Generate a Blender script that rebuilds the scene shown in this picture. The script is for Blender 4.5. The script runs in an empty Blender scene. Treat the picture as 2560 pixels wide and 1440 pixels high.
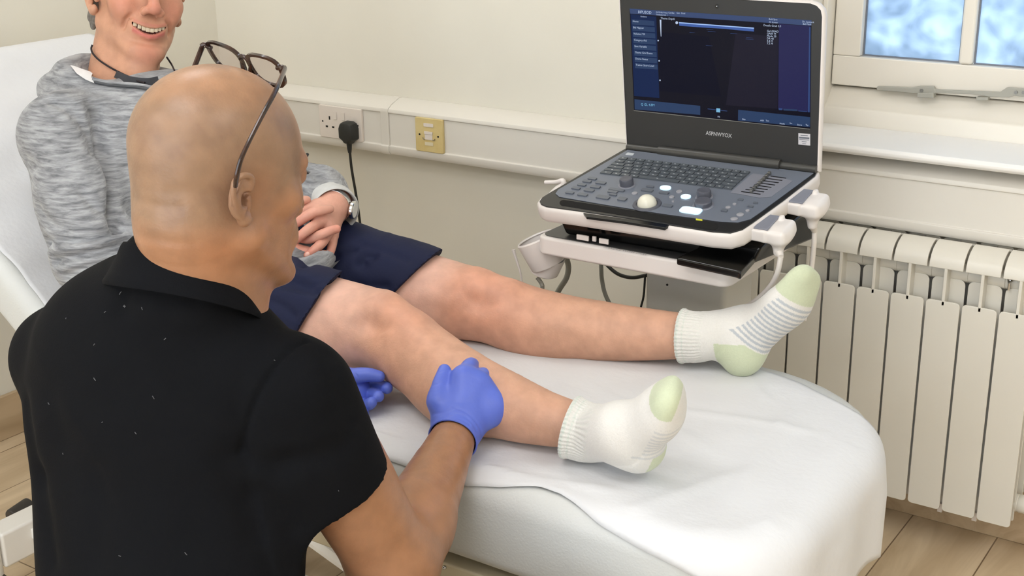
import bpy, math, random
import numpy as np
from mathutils import Vector
R8 = random.Random(7)
C = bpy.context.scene.collection
# ------------------------------------------------------------------ camera
W_, H_ = 2560, 1440
FPX = 3276.6324
CAMR = np.array([[0.8279589260, 0.1711332426, -0.5340387908],
                 [0.5605785784, -0.2786389630, 0.7798153536],
                 [-0.0153516848, -0.9450257889, -0.3266352463]])   # columns: right, down, forward
CAMP = np.array([0.0, -2.6, 1.42])
cam_d = bpy.data.cameras.new('camera'); cam_d.sensor_width = 36.0
cam_d.lens = FPX / W_ * 36.0; cam_d.clip_start = 0.02
cam = bpy.data.objects.new('camera', cam_d); C.objects.link(cam)
from mathutils import Matrix
_r = CAMR
cam.matrix_world = Matrix(((_r[0,0], -_r[0,1], -_r[0,2], CAMP[0]),
                           (_r[1,0], -_r[1,1], -_r[1,2], CAMP[1]),
                           (_r[2,0], -_r[2,1], -_r[2,2], CAMP[2]), (0,0,0,1)))
sc = bpy.context.scene
sc.camera = cam
sc.view_settings.view_transform = 'Standard'; sc.view_settings.look = 'None'
sc.view_settings.gamma = 1.0; sc.view_settings.use_curve_mapping = False
sc.view_settings.exposure = 0.0
# ------------------------------------------------------------------ world: cool daylight outside the window
wd = bpy.data.worlds.new('world'); sc.world = wd; wd.use_nodes = True
wd.node_tree.nodes['Background'].inputs[0].default_value = (0.84, 0.92, 1.0, 1)
wd.node_tree.nodes['Background'].inputs[1].default_value = 4.2

def ray(u, v): return CAMR @ np.array([(u-1280)/FPX, (v-720)/FPX, 1.0])
def at(u, v, ax, val):
    """point of the room seen at u, v on the plane axis = value (ax 'x','y','z'), or at depth t (ax 't')"""
    r = ray(u, v)
    if ax == 't': return CAMP + val*r
    i = 'xyz'.index(ax)
    return CAMP + (val - CAMP[i])/r[i]*r
def V3(*a): return np.array(a, dtype=float)
def unit(a): a = np.array(a, float); return a/np.linalg.norm(a)
def lin(c):
    return tuple(((x/255.0)/12.92 if x/255.0 <= 0.04045 else ((x/255.0+0.055)/1.055)**2.4) for x in c)

# ------------------------------------------------------------------ materials
MATS = {}
def mat(name, rgb, rough=0.5, metal=0.0, var=0.0, vscale=6.0, bump=0.0, bscale=60.0, emit=None, estr=1.0,
        spec=0.5, coat=0.0, sheen=0.0, sss=0.0, stretch=None, attr=None, rgb2=None, trans=0.0, alpha=1.0, ior=1.45):
    m = bpy.data.materials.new(name); m.use_nodes = True
    nt = m.node_tree; b = nt.nodes['Principled BSDF']; L = nt.links
    col = lin(rgb)+(1,)
    b.inputs['Base Color'].default_value = col
    b.inputs['Roughness'].default_value = rough; b.inputs['Metallic'].default_value = metal
    b.inputs['Specular IOR Level'].default_value = spec
    b.inputs['Coat Weight'].default_value = coat; b.inputs['Sheen Weight'].default_value = sheen
    b.inputs['Transmission Weight'].default_value = trans; b.inputs['Alpha'].default_value = alpha
    b.inputs['IOR'].default_value = ior
    if sss:
        b.inputs['Subsurface Weight'].default_value = sss
        b.inputs['Subsurface Radius'].default_value = (1.0, 0.35, 0.2)
        b.inputs['Subsurface Scale'].default_value = 0.006
    tc = nt.nodes.new('ShaderNodeTexCoord')
    src = tc.outputs['Object']
    if stretch:
        mp = nt.nodes.new('ShaderNodeMapping'); mp.inputs['Scale'].default_value = stretch
        if len(stretch) == 3: pass
        L.new(src, mp.inputs[0]); src = mp.outputs[0]
    last = None
    if attr:
        at_ = nt.nodes.new('ShaderNodeAttribute'); at_.attribute_name = attr; last = at_.outputs['Color']
        L.new(last, b.inputs['Base Color'])
    if var > 0 or rgb2:
        nz = nt.nodes.new('ShaderNodeTexNoise'); nz.inputs['Scale'].default_value = vscale
        nz.inputs['Detail'].default_value = 4; L.new(src, nz.inputs['Vector'])
        cr = nt.nodes.new('ShaderNodeValToRGB'); L.new(nz.outputs['Fac'], cr.inputs[0])
        cr.color_ramp.elements[0].position = 0.35; cr.color_ramp.elements[1].position = 0.65
        mx = nt.nodes.new('ShaderNodeMix'); mx.data_type = 'RGBA'
        L.new(cr.outputs[0], mx.inputs[0])
        if attr:
            mx.blend_type = 'MULTIPLY'; mx.inputs[0].default_value = 1.0
            cr.color_ramp.elements[0].color = (1-var, 1-var, 1-var, 1); cr.color_ramp.elements[1].color = (1+var*.3,)*3+(1,)
            nt.links.remove(mx.inputs[0].links[0])
            L.new(last, mx.inputs[6]); L.new(cr.outputs[0], mx.inputs[7])
        else:
            c2 = lin(rgb2) if rgb2 else tuple(x*(1-var) for x in col[:3])
            mx.inputs[6].default_value = col; mx.inputs[7].default_value = tuple(c2)+(1,)
        L.new(mx.outputs[2], b.inputs['Base Color'])
    if bump > 0:
        n2 = nt.nodes.new('ShaderNodeTexNoise'); n2.inputs['Scale'].default_value = bscale; n2.inputs['Detail'].default_value = 3
        L.new(src, n2.inputs['Vector'])
        bp = nt.nodes.new('ShaderNodeBump'); bp.inputs['Strength'].default_value = bump; bp.inputs['Distance'].default_value = 0.002
        L.new(n2.outputs['Fac'], bp.inputs['Height']); L.new(bp.outputs[0], b.inputs['Normal'])
    if emit is not None:
        b.inputs['Emission Color'].default_value = lin(emit)+(1,); b.inputs['Emission Strength'].default_value = estr
    MATS[name] = m
    return m

M_wall = mat('cream_wall_paint', (228,223,209), 0.75, var=0.04, vscale=3, bump=0.12, bscale=120)
M_ceil = mat('white_ceiling_paint', (240,238,232), 0.9, var=0.02)
M_trunk = mat('white_pvc_trunking', (224,219,209), 0.35, var=0.02, vscale=4)
M_plate = mat('white_plastic_plate', (226,216,206), 0.3, var=0.02)
M_yellow = mat('yellowed_plastic_plate', (219,200,146), 0.35, var=0.12, vscale=14, rgb2=(208,184,122))
M_whitegloss = mat('white_gloss_woodwork', (232,226,214), 0.3, var=0.03, vscale=5, bump=0.05, bscale=30)
M_sill = mat('white_window_sill', (238,235,230), 0.3, var=0.04, vscale=7, bump=0.05, bscale=20)
M_rad = mat('white_radiator_enamel', (220,215,203), 0.3, var=0.02)
M_dark = mat('black_plastic', (22,22,24), 0.35, var=0.1)
M_darkhole = mat('dark_slot', (18,15,12), 0.8, var=0.1)
M_rubber = mat('black_cable_rubber', (38,38,34), 0.5, var=0.1)
M_plug = mat('dark_grey_plug_plastic', (40,41,39), 0.45, var=0.15, bump=0.1, bscale=400)
M_chrome = mat('chrome', (200,200,200), 0.18, 1.0, var=0.05)
M_steel = mat('brushed_steel', (150,150,146), 0.35, 0.8, var=0.1, vscale=30)
M_stay = mat('grey_painted_metal', (168,166,156), 0.4, 0.1, var=0.05)
M_vinyl = mat('pale_grey_couch_vinyl', (202,203,200), 0.38, var=0.03, vscale=9, bump=0.25, bscale=260)
M_vinyl2 = mat('blue_grey_couch_vinyl', (176,180,184), 0.4, var=0.03, vscale=9, bump=0.2, bscale=260)
M_frame = mat('white_powder_coat', (226,222,214), 0.3, var=0.02)
M_paper = mat('white_couch_paper', (214,214,215), 0.85, var=0.02, vscale=12, bump=0.35, bscale=90)
M_light = mat('light_diffuser', (255,255,255), 0.5, emit=(250,251,255), estr=7.3)

def wood_mat(name, c1, c2, plank=True):
    m = bpy.data.materials.new(name); m.use_nodes = True; nt = m.node_tree; L = nt.links
    b = nt.nodes['Principled BSDF']; b.inputs['Roughness'].default_value = 0.42
    tc = nt.nodes.new('ShaderNodeTexCoord')
    mp = nt.nodes.new('ShaderNodeMapping'); mp.inputs['Rotation'].default_value = (0,0,math.pi/2)
    L.new(tc.outputs['Object'], mp.inputs[0])
    br = nt.nodes.new('ShaderNodeTexBrick'); br.inputs['Scale'].default_value = 1.0
    br.inputs['Brick Width'].default_value = 1.2; br.inputs['Row Height'].default_value = 0.18
    br.inputs['Mortar Size'].default_value = 0.0016; br.inputs['Mortar Smooth'].default_value = 0.2
    br.inputs['Color1'].default_value = (0.35,0.35,0.35,1); br.inputs['Color2'].default_value = (0.75,0.75,0.75,1)
    br.inputs['Mortar'].default_value = (0,0,0,1)
    L.new(mp.outputs[0], br.inputs['Vector'])
    m2 = nt.nodes.new('ShaderNodeMapping'); m2.inputs['Scale'].default_value = (1.2, 9.0, 9.0)
    L.new(mp.outputs[0], m2.inputs[0])
    ad = nt.nodes.new('ShaderNodeVectorMath'); ad.operation = 'ADD'
    sc_ = nt.nodes.new('ShaderNodeVectorMath'); sc_.operation = 'SCALE'; sc_.inputs[3].default_value = 23.0
    L.new(br.outputs['Color'], sc_.inputs[0]); L.new(m2.outputs[0], ad.inputs[0])
    if plank: L.new(sc_.outputs[0], ad.inputs[1])
    nz = nt.nodes.new('ShaderNodeTexNoise'); nz.inputs['Scale'].default_value = 1.3; nz.inputs['Detail'].default_value = 5
    nz.inputs['Distortion'].default_value = 1.6; nz.inputs['Roughness'].default_value = 0.55
    L.new(ad.outputs[0], nz.inputs['Vector'])
    cr = nt.nodes.new('ShaderNodeValToRGB'); L.new(nz.outputs['Fac'], cr.inputs[0])
    e = cr.color_ramp.elements; e[0].position = 0.3; e[0].color = lin(c2)+(1,); e[1].position = 0.62; e[1].color = lin(c1)+(1,)
    mx = nt.nodes.new('ShaderNodeMix'); mx.data_type = 'RGBA'; mx.blend_type = 'MULTIPLY'
    L.new(cr.outputs[0], mx.inputs[6]); mx.inputs[7].default_value = (0.35,0.3,0.26,1)
    L.new(br.outputs['Fac'], mx.inputs[0])
    L.new((mx.outputs[2] if plank else cr.outputs[0]), b.inputs['Base Color'])
    return m
M_floor = wood_mat('light_oak_vinyl_floor', (212,190,158), (182,158,126))
M_skirt = wood_mat('oak_vinyl_skirting', (196,172,140), (168,144,112), False)

# ------------------------------------------------------------------ mesh builder
ORG = {}
def link(o, parent=None):
    C.objects.link(o)
    if parent is not None: o.parent = parent
    return o
def tag(o, label=None, cat=None, group=None, kind=None):
    if label: o['label'] = label
    if cat: o['category'] = cat
    if group: o['group'] = group
    if kind: o['kind'] = kind
    return o
def thing(name, label, cat, loc=(0,0,0), group=None, kind=None):
    o = bpy.data.objects.new(name, None); link(o); o.location = loc; o.empty_display_size = 0.05
    ORG[o.name] = np.array(loc, float)
    return tag(o, label, cat, group, kind)
def org(o): return ORG.get(o.name, np.zeros(3)) if o is not None else np.zeros(3)
def spline(pts, n=8, closed=False):
    P = [np.array(p, float) for p in pts]; out = []; m = len(P)
    if m < 3: return P
    rng = range(m if closed else m-1)
    for i in rng:
        p0 = P[(i-1) % m] if (closed or i > 0) else 2*P[0]-P[1]
        p1 = P[i]; p2 = P[(i+1) % m]
        p3 = P[(i+2) % m] if (closed or i+2 < m) else 2*P[-1]-P[-2]
        for k in range(n):
            t = k/n
            out.append(0.5*((2*p1)+(-p0+p2)*t+(2*p0-5*p1+4*p2-p3)*t*t+(-p0+3*p1-3*p2+p3)*t**3))
    if not closed: out.append(P[-1])
    return out
class MB:
    def __init__(s): s.v=[]; s.f=[]; s.mi=[]
    def add(s, vs, fs, mi=0):
        o = len(s.v); s.v += [tuple(float(c) for c in p) for p in vs]
        s.f += [tuple(i+o for i in f) for f in fs]; s.mi += [mi]*len(fs); return s
    def box(s, lo, hi, mi=0):
        x0,y0,z0 = lo; x1,y1,z1 = hi
        return s.add([(x0,y0,z0),(x1,y0,z0),(x1,y1,z0),(x0,y1,z0),(x0,y0,z1),(x1,y0,z1),(x1,y1,z1),(x0,y1,z1)],
              [(0,3,2,1),(4,5,6,7),(0,1,5,4),(1,2,6,5),(2,3,7,6),(3,0,4,7)], mi)
    def obox(s, c, size, ax, mi=0):
        c = np.array(c,float); ax = [np.array(a,float) for a in ax]; h = [q/2 for q in size]
        vs = [c+sx*h[0]*ax[0]+sy*h[1]*ax[1]+sz*h[2]*ax[2] for sz in (-1,1) for sx,sy in ((-1,-1),(1,-1),(1,1),(-1,1))]
        return s.add(vs, [(0,3,2,1),(4,5,6,7),(0,1,5,4),(1,2,6,5),(2,3,7,6),(3,0,4,7)], mi)
    def hexa(s, b4, t4, mi=0):
        return s.add(list(b4)+list(t4), [(0,3,2,1),(4,5,6,7),(0,1,5,4),(1,2,6,5),(2,3,7,6),(3,0,4,7)], mi)
    def prism(s, pts, o, ex, ey, ez, mi=0):
        o,ex,ey,ez = [np.array(q,float) for q in (o,ex,ey,ez)]; n = len(pts)
        vs = [o+p[0]*ex+p[1]*ey for p in pts]+[o+p[0]*ex+p[1]*ey+ez for p in pts]
        return s.add(vs, [tuple(range(n))[::-1], tuple(range(n,2*n))]+[(i,(i+1)%n,(i+1)%n+n,i+n) for i in range(n)], mi)
    def loft(s, rings, mi=0, cap=True, closed=False):
        n = len(rings[0]); vs = [p for r in rings for p in r]; fs = []
        m = len(rings)
        for k in range(m if closed else m-1):
            a = k*n; b = ((k+1) % m)*n
            fs += [(a+i, a+(i+1)%n, b+(i+1)%n, b+i) for i in range(n)]
        if cap and not closed: fs += [tuple(range(n))[::-1], tuple(range((m-1)*n, m*n))]
        return s.add(vs, fs, mi)
    def tube(s, pts, r, n=12, mi=0, sm=0, closed=False, flat=None, cap=True):
        P = spline(pts, sm, closed) if sm else [np.array(p,float) for p in pts]
        def itp(q): return np.interp(np.linspace(0,1,len(P)), np.linspace(0,1,len(q)), q)
        rs = [r]*len(P) if not hasattr(r,'__len__') else (list(zip(itp([q[0] for q in r]), itp([q[1] for q in r]))) if hasattr(r[0],'__len__') else list(itp(r)))
        rings = []; up = None; m = len(P)
        for i,p in enumerate(P):
            a = P[(i+1)%m] if (closed or i<m-1) else P[i]; b = P[i-1] if (closed or i>0) else P[0]
            t = unit(a-b)
            if up is None:
                up = np.array(flat,float) if flat is not None else (np.array([0,0,1.]) if abs(t[2])<0.9 else np.array([1.,0,0]))
            up = up-t*np.dot(up,t); up = up/(np.linalg.norm(up)+1e-9); sd = np.cross(t,up)
            rr = rs[i]; r1,r2 = (rr if hasattr(rr,'__len__') else (rr,rr))
            rings.append([p+r1*math.cos(2*math.pi*k/n)*sd+r2*math.sin(2*math.pi*k/n)*up for k in range(n)])
        return s.loft(rings, mi, cap, closed)
    def ribbon(s, pts, w, th, up, mi=0, sm=0, closed=False):
        """rectangular section swept along pts: w across, th along up"""
        P = spline(pts, sm, closed) if sm else [np.array(p,float) for p in pts]; rings=[]; m=len(P)
        for i,p in enumerate(P):
            a = P[(i+1)%m] if (closed or i<m-1) else P[i]; b = P[i-1] if (closed or i>0) else P[0]
            t = unit(a-b); u = up(p) if callable(up) else np.array(up,float)
            u = unit(u-t*np.dot(u,t)); sd = np.cross(t,u)
            rings.append([p+sd*w/2+u*th/2, p-sd*w/2+u*th/2, p-sd*w/2-u*th/2, p+sd*w/2-u*th/2])
        return s.loft(rings, mi, True, closed)
    def cyl(s, p0, p1, r, r1=None, n=24, mi=0):
        return s.tube([p0,p1],[r, r if r1 is None else r1], n, mi)
    def lathe(s, prof, o, ax=(0,0,1), n=32, mi=0, cap=True):
        ax = unit(ax); u = unit(np.cross(ax,(0,1,0.01) if abs(ax[1])<0.9 else (1,0,0))); w = np.cross(ax,u); o = np.array(o,float)
        return s.loft([[o+ax*h+r*(math.cos(2*math.pi*k/n)*u+math.sin(2*math.pi*k/n)*w) for k in range(n)] for r,h in prof], mi, cap)
    def ball(s, c, r, ax=None, n=20, mi=0, cut=None):
        c = np.array(c,float); r = (r,r,r) if not hasattr(r,'__len__') else r
        ax = ax or [(1,0,0),(0,1,0),(0,0,1)]; ax=[np.array(a,float) for a in ax]; rings=[]
        for j in range(1,n):
            th = math.pi*j/n - math.pi/2
            rings.append([c+ax[0]*r[0]*math.cos(th)*math.cos(2*math.pi*k/(2*n))+ax[1]*r[1]*math.cos(th)*math.sin(2*math.pi*k/(2*n))+ax[2]*r[2]*math.sin(th) for k in range(2*n)])
        return s.loft(rings, mi, True)
    def text(s, body, size, o, ex, ey, mi=0, lift=0.0, bold=0.0, align='LEFT', sx=1.0):
        cu = bpy.data.curves.new('lettering','FONT'); cu.body = body; cu.size = size; cu.offset = bold; cu.align_x = align
        cu.resolution_u = 2
        ob = bpy.data.objects.new('lettering', cu); C.objects.link(ob)
        bpy.context.view_layer.update()
        me = ob.evaluated_get(bpy.context.evaluated_depsgraph_get()).to_mesh()
        ex,ey,o = np.array(ex,float),np.array(ey,float),np.array(o,float); nz = np.cross(ex,ey)
        vs = [o+v.co.x*sx*ex+v.co.y*ey+nz*lift for v in me.vertices]; fs = [tuple(p.vertices) for p in me.polygons]
        s.add(vs, fs, mi); ob.to_mesh_clear(); bpy.data.objects.remove(ob); bpy.data.curves.remove(cu); return s
    def build(s, name, mats, parent=None, bevel=0.0, seg=2, smooth=True, ang=35, loc=None):
        off = org(parent) if parent is not None else (np.array(loc,float) if loc is not None else np.zeros(3))
        me = bpy.data.meshes.new(name)
        me.from_pydata([tuple(np.array(v)-off) for v in s.v], [], s.f)
        mats = mats if isinstance(mats,(list,tuple)) else [mats]
        for m in mats: me.materials.append(m)
        me.polygons.foreach_set('material_index', s.mi)
        import bmesh
        bm = bmesh.new(); bm.from_mesh(me); bmesh.ops.recalc_face_normals(bm, faces=bm.faces); bm.to_mesh(me); bm.free()
        if smooth:
            me.polygons.foreach_set('use_smooth', [True]*len(me.polygons))
            if not bevel: me.set_sharp_from_angle(angle=math.radians(ang))
        me.update()
        o = bpy.data.objects.new(name, me); link(o, parent)
        if parent is None: o.location = off
        ORG[o.name] = off
        if bevel:
            b = o.modifiers.new('bevel','BEVEL'); b.width = bevel; b.segments = seg; b.limit_method = 'ANGLE'
            b.angle_limit = math.radians(38); b.harden_normals = True
        return o
def rrect(w, h, r, n=6, c=(0,0)):
    """rounded rectangle outline, r may be four radii (br,tr,tl,bl)"""
    rs = [r]*4 if not hasattr(r,'__len__') else r; out=[]
    for (sx,sy,a0),q in zip(((1,-1,-90),(1,1,0),(-1,1,90),(-1,-1,180)), rs):
        q=max(q,1e-4)
        for k in range(n+1):
            a = math.radians(a0+90*k/n); out.append((c[0]+sx*(w/2-q)+q*math.cos(a), c[1]+sy*(h/2-q)+q*math.sin(a)))
    return out
def copy_to(o, parent=None, delta=(0,0,0)):
    c = o.copy(); C.objects.link(c); c.parent = parent if parent is not None else o.parent
    c.location = Vector(o.location)+Vector(delta); ORG[c.name] = org(o)+np.array(delta); return c
def structure(o): o['kind'] = 'structure'; return o
# ================================================================== signed-distance modelling
def cone(a,b,ra,rb=None,sq=None,k=1.0):
    """tapered capsule a-b; sq = axis along which the section is flattened by factor k"""
    a=np.array(a,float); b=np.array(b,float); rb=ra if rb is None else rb
    R=max(ra,rb)*max(1.0,k); lo=np.minimum(a,b)-R; hi=np.maximum(a,b)+R; v=b-a; L=max(v@v,1e-12)
    s=None if sq is None else unit(sq)
    def f(P):
        w=P-a; t=np.clip((w@v)/L,0,1); q=w-t[...,None]*v
        if s is not None:
            d=q@s; q=q-d[...,None]*s*(1-1.0/k)
            return (np.sqrt((q*q).sum(-1))-(ra+t*(rb-ra)))*min(k,1.0)
        return np.sqrt((q*q).sum(-1))-(ra+t*(rb-ra))
    return f,lo,hi
def chain(pts,rs,sq=None,k=1.0,sm=0):
    if sm:
        n=len(pts); P=spline(pts,sm); rs=list(np.interp(np.linspace(0,1,len(P)),np.linspace(0,1,n),rs)); pts=P
    cs=[cone(pts[i],pts[i+1],rs[i],rs[i+1],sq,k) for i in range(len(pts)-1)]
    lo=np.min([c[1] for c in cs],0); hi=np.max([c[2] for c in cs],0)
    def f(P):
        d=cs[0][0](P)
        for c in cs[1:]: d=np.minimum(d,c[0](P))
        return d
    return f,lo,hi
def ell(c,r,ax=None):
    c=np.array(c,float); r=np.array(r if hasattr(r,'__len__') else (r,r,r),float)
    A=np.eye(3) if ax is None else np.array(ax,float)   # rows = axes
    ext=np.sqrt(((A*r[:,None])**2).sum(0))
    def f(P):
        q=(P-c)@A.T; k0=np.sqrt(((q/r)**2).sum(-1)); k1=np.sqrt(((q/(r*r))**2).sum(-1))+1e-9
        return k0*(k0-1.0)/k1
    return f,c-ext,c+ext
def rbox(c,size,rad,ax=None):
    c=np.array(c,float); h=np.array(size,float)/2-rad; A=np.eye(3) if ax is None else np.array(ax,float)
    ext=(np.abs(A)*(h+rad)[:,None]).sum(0)
    def f(P):
        q=np.abs((P-c)@A.T)-h
        return np.sqrt((np.maximum(q,0)**2).sum(-1))+np.minimum(q.max(-1),0)-rad
    return f,c-ext,c+ext
def half(p,n,lo,hi):
    """everything on the side n points to, inside the box lo-hi"""
    p=np.array(p,float); n=unit(n)
    return (lambda P: -((P-p)@n)), np.array(lo,float), np.array(hi,float)
def field(ops,lo,hi,h):
    lo=np.array(lo,float); n=np.ceil((np.array(hi)-lo)/h).astype(int)+1
    A=np.full(n,0.5,np.float32)
    for op in ops:
        kind,(f,a,b),k=op[0],op[1],(op[2] if len(op)>2 else 0.0)
        pad_=2.2*k+4*h
        i0=np.maximum(np.floor((a-pad_-lo)/h).astype(int),0); i1=np.minimum(np.ceil((b+pad_-lo)/h).astype(int)+1,n)
        if (i1<=i0).any(): continue
        g=[lo[j]+h*np.arange(i0[j],i1[j]) for j in range(3)]
        X=np.empty((len(g[0]),len(g[1]),len(g[2]),3),np.float32)
        X[...,0]=g[0][:,None,None]; X[...,1]=g[1][None,:,None]; X[...,2]=g[2][None,None,:]
        d=f(X); S=A[i0[0]:i1[0],i0[1]:i1[1],i0[2]:i1[2]]
        if kind=='u':
            if k>0:
                hh=np.maximum(k-np.abs(S-d),0)/k; r=np.minimum(S,d)-hh*hh*k*0.25
            else: r=np.minimum(S,d)
        else:
            d=-d
            if k>0:
                hh=np.maximum(k-np.abs(S-d),0)/k; r=np.maximum(S,d)+hh*hh*k*0.25
            else: r=np.maximum(S,d)
        A[i0[0]:i1[0],i0[1]:i1[1],i0[2]:i1[2]]=r
    return A,lo
def nets(A,lo,h):
    S=A<0; n=np.array(A.shape)
    c=np.zeros(n-1,np.int8)
    for dx in (0,1):
        for dy in (0,1):
            for dz in (0,1): c+=S[dx:n[0]-1+dx,dy:n[1]-1+dy,dz:n[2]-1+dz]
    act=(c>0)&(c<8); idx=np.argwhere(act); m=len(idx)
    if m==0: return np.zeros((0,3)),np.zeros((0,4),int)
    ids=np.full(act.shape,-1,np.int64); ids[act]=np.arange(m)
    acc=np.zeros((m,3)); cnt=np.zeros(m)
    co=[(a,b,d) for a in (0,1) for b in (0,1) for d in (0,1)]
    val={q:A[idx[:,0]+q[0],idx[:,1]+q[1],idx[:,2]+q[2]].astype(float) for q in co}
    for q in co:
        for ax in range(3):
            if q[ax]==0:
                q2=list(q); q2[ax]=1; q2=tuple(q2); v0=val[q]; v1=val[q2]
                s=(v0<0)!=(v1<0); t=np.where(s,v0/(v0-v1+1e-12),0)
                p=np.tile(np.array(q,float),(m,1)); p[:,ax]+=t
                acc[s]+=p[s]; cnt[s]+=1
    V=lo+h*(idx+acc/cnt[:,None]); F=[]
    for ax in range(3):
        u,w=(ax+1)%3,(ax+2)%3
        s0=[slice(None)]*3; s1=[slice(None)]*3; s0[ax]=slice(0,-1); s1[ax]=slice(1,None)
        for q in (u,w): s0[q]=slice(1,-1); s1[q]=slice(1,-1)
        a=S[tuple(s0)]; b=S[tuple(s1)]
        for flip,msk in ((False,a&~b),(True,~a&b)):
            e=np.argwhere(msk); 
            if not len(e): continue
            e=e.copy(); e[:,u]+=1; e[:,w]+=1
            def g(du,dw):
                r=e.copy(); r[:,u]-=du; r[:,w]-=dw; return ids[r[:,0],r[:,1],r[:,2]]
            quad=np.stack([g(1,1),g(0,1),g(0,0),g(1,0)],1)
            if flip: quad=quad[:,::-1]
            F.append(quad)
    F=np.concatenate(F); F=F[(F>=0).all(1)]
    return V,F
def relax(V,F,it=2,l=0.5):
    E=np.concatenate([F[:,[0,1]],F[:,[1,2]],F[:,[2,3]],F[:,[3,0]]]); n=len(V)
    for _ in range(it):
        for lam in (l,-l*1.02):
            s=np.zeros_like(V); c=np.zeros(n)
            for k in range(3): s[:,k]=np.bincount(E[:,0],V[E[:,1],k],n)+np.bincount(E[:,1],V[E[:,0],k],n)
            c=np.bincount(E[:,0],minlength=n)+np.bincount(E[:,1],minlength=n)
            V=V+lam*(s/np.maximum(c,1)[:,None]-V)
    return V
def vnormals(V,F):
    a=V[F[:,2]]-V[F[:,0]]; b=V[F[:,3]]-V[F[:,1]]; fn=np.cross(a,b); N=np.zeros_like(V)
    for k in range(4):
        for j in range(3): N[:,j]+=np.bincount(F[:,k],fn[:,j],len(V))
    return N/(np.linalg.norm(N,axis=1)[:,None]+1e-12)
def sdfmesh(ops,lo,hi,h,it=2):
    A,o=field(ops,lo,hi,h); V,F=nets(A,o,h)
    return relax(V,F,it),F
def polydist(V,pts):
    """distance of each V to the polyline"""
    D=np.full(len(V),9.0); P=[np.array(p,float) for p in pts]
    for a,b in zip(P[:-1],P[1:]):
        v=b-a; t=np.clip(((V-a)@v)/max(v@v,1e-12),0,1); D=np.minimum(D,np.linalg.norm(V-(a+t[:,None]*v),axis=1))
    return D
def project(V):
    q=(V-CAMP)@CAMR; return np.stack([1280+FPX*q[:,0]/q[:,2],720+FPX*q[:,1]/q[:,2],q[:,2]],1)
def onsurf(V,N,uvs,rad=9,sm=3):
    """points of the surface V seen at the given picture positions (front-most)"""
    Q=project(V); vis=((V-CAMP)*N).sum(1)<0; out=[]
    for u,v in uvs:
        d=np.hypot(Q[:,0]-u,Q[:,1]-v); ok=vis&(d<rad)
        if not ok.any(): ok=vis&(d<rad*3)
        if not ok.any(): continue
        i=np.where(ok)[0]; z=Q[i,2]; i=i[z<z.min()+0.02]; out.append(V[i[np.argmin(d[i])]])
    return spline(out,sm) if len(out)>2 else out
def crease(V,N,uvs,depth,width,rad=9):
    P=onsurf(V,N,uvs,rad)
    if len(P)<2: return V
    D=polydist(V,P); return V+N*(-depth*np.exp(-(D/width)**2))[:,None]
def wavenoise(V,seed,f0,n=6,gain=0.6):
    r=np.random.RandomState(seed); s=np.zeros(len(V)); a=1.0
    for i in range(n):
        for _ in range(3):
            k=r.normal(size=3); k=k/np.linalg.norm(k)*f0*(1.7**i); s+=a*np.sin(V@k+r.rand()*6.28+1.5*np.sin(V@(k[[1,2,0]]*0.6)))
        a*=gain
    return s/3
def mesh_np(name,V,F,mats,parent=None,loc=None,col=None,vec=None,mi=None,ang=None):
    off=org(parent) if parent is not None else (np.array(loc,float) if loc is not None else np.zeros(3))
    me=bpy.data.meshes.new(name); V=np.asarray(V,float)-off; F=np.asarray(F)
    me.vertices.add(len(V)); me.vertices.foreach_set('co',V.astype(np.float32).ravel())
    me.loops.add(F.size); me.loops.foreach_set('vertex_index',F.astype(np.int32).ravel())
    me.polygons.add(len(F)); me.polygons.foreach_set('loop_start',np.arange(0,F.size,4,dtype=np.int32))
    try: me.polygons.foreach_set('loop_total',np.full(len(F),4,np.int32))
    except Exception: pass
    me.update(calc_edges=True); me.validate()
    me.polygons.foreach_set('use_smooth',[True]*len(me.polygons))
    if ang: me.set_sharp_from_angle(angle=math.radians(ang))
    mats=mats if isinstance(mats,(list,tuple)) else [mats]
    for m in mats: me.materials.append(m)
    if mi is not None: me.polygons.foreach_set('material_index',np.asarray(mi,dtype=np.int32))
    if col is not None:
        a=me.color_attributes.new('tint','FLOAT_COLOR','POINT'); c=np.ones((len(V),4),np.float32); c[:,:3]=col; a.data.foreach_set('color',c.ravel())
    for k,v in (vec or {}).items():
        a=me.attributes.new(k,'FLOAT_VECTOR','POINT'); a.data.foreach_set('vector',np.asarray(v,np.float32).ravel())
    o=bpy.data.objects.new(name,me); link(o,parent)
    if parent is None: o.location=off
    ORG[o.name]=off
    return o
def joinm(parts):
    Vs=[];Fs=[];n=0
    for V,F in parts: Vs.append(V); Fs.append(F+n); n+=len(V)
    return np.concatenate(Vs),np.concatenate(Fs)
# ================================================================== ROOM SHELL
X0, X1, Y0, Y1, ZC = -2.765, 1.6, -4.2, 0.0, 2.6
WX0, WX1, WZ0, WZ1 = -1.035, 0.25, 0.812, 2.05      # window opening
T = 0.22
mb = MB().box((X0-T,Y0-T,-0.1),(X1+T,Y1+T,0)); structure(mb.build('floor', M_floor))
mb = MB().box((X0-T,Y0-T,ZC),(X1+T,Y1+T,ZC+0.1)); structure(mb.build('ceiling', M_ceil))
mb = MB().box((X0-T,Y0-T,0),(X0,Y1+T,ZC)); structure(mb.build('wall_left', M_wall))
mb = MB().box((X1,Y0-T,0),(X1+T,Y1+T,ZC)); structure(mb.build('wall_right', M_wall))
GX0,GX1,GZ0,GZ1=-2.4,0.9,0.45,2.3      # unseen window opening added in the front wall to bring in fill light
mb = MB().box((X0,Y0-T,0),(GX0,Y0,ZC)).box((GX1,Y0-T,0),(X1,Y0,ZC)).box((GX0,Y0-T,0),(GX1,Y0,GZ0)).box((GX0,Y0-T,GZ1),(GX1,Y0,ZC)); structure(mb.build('wall_front', M_wall))
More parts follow.
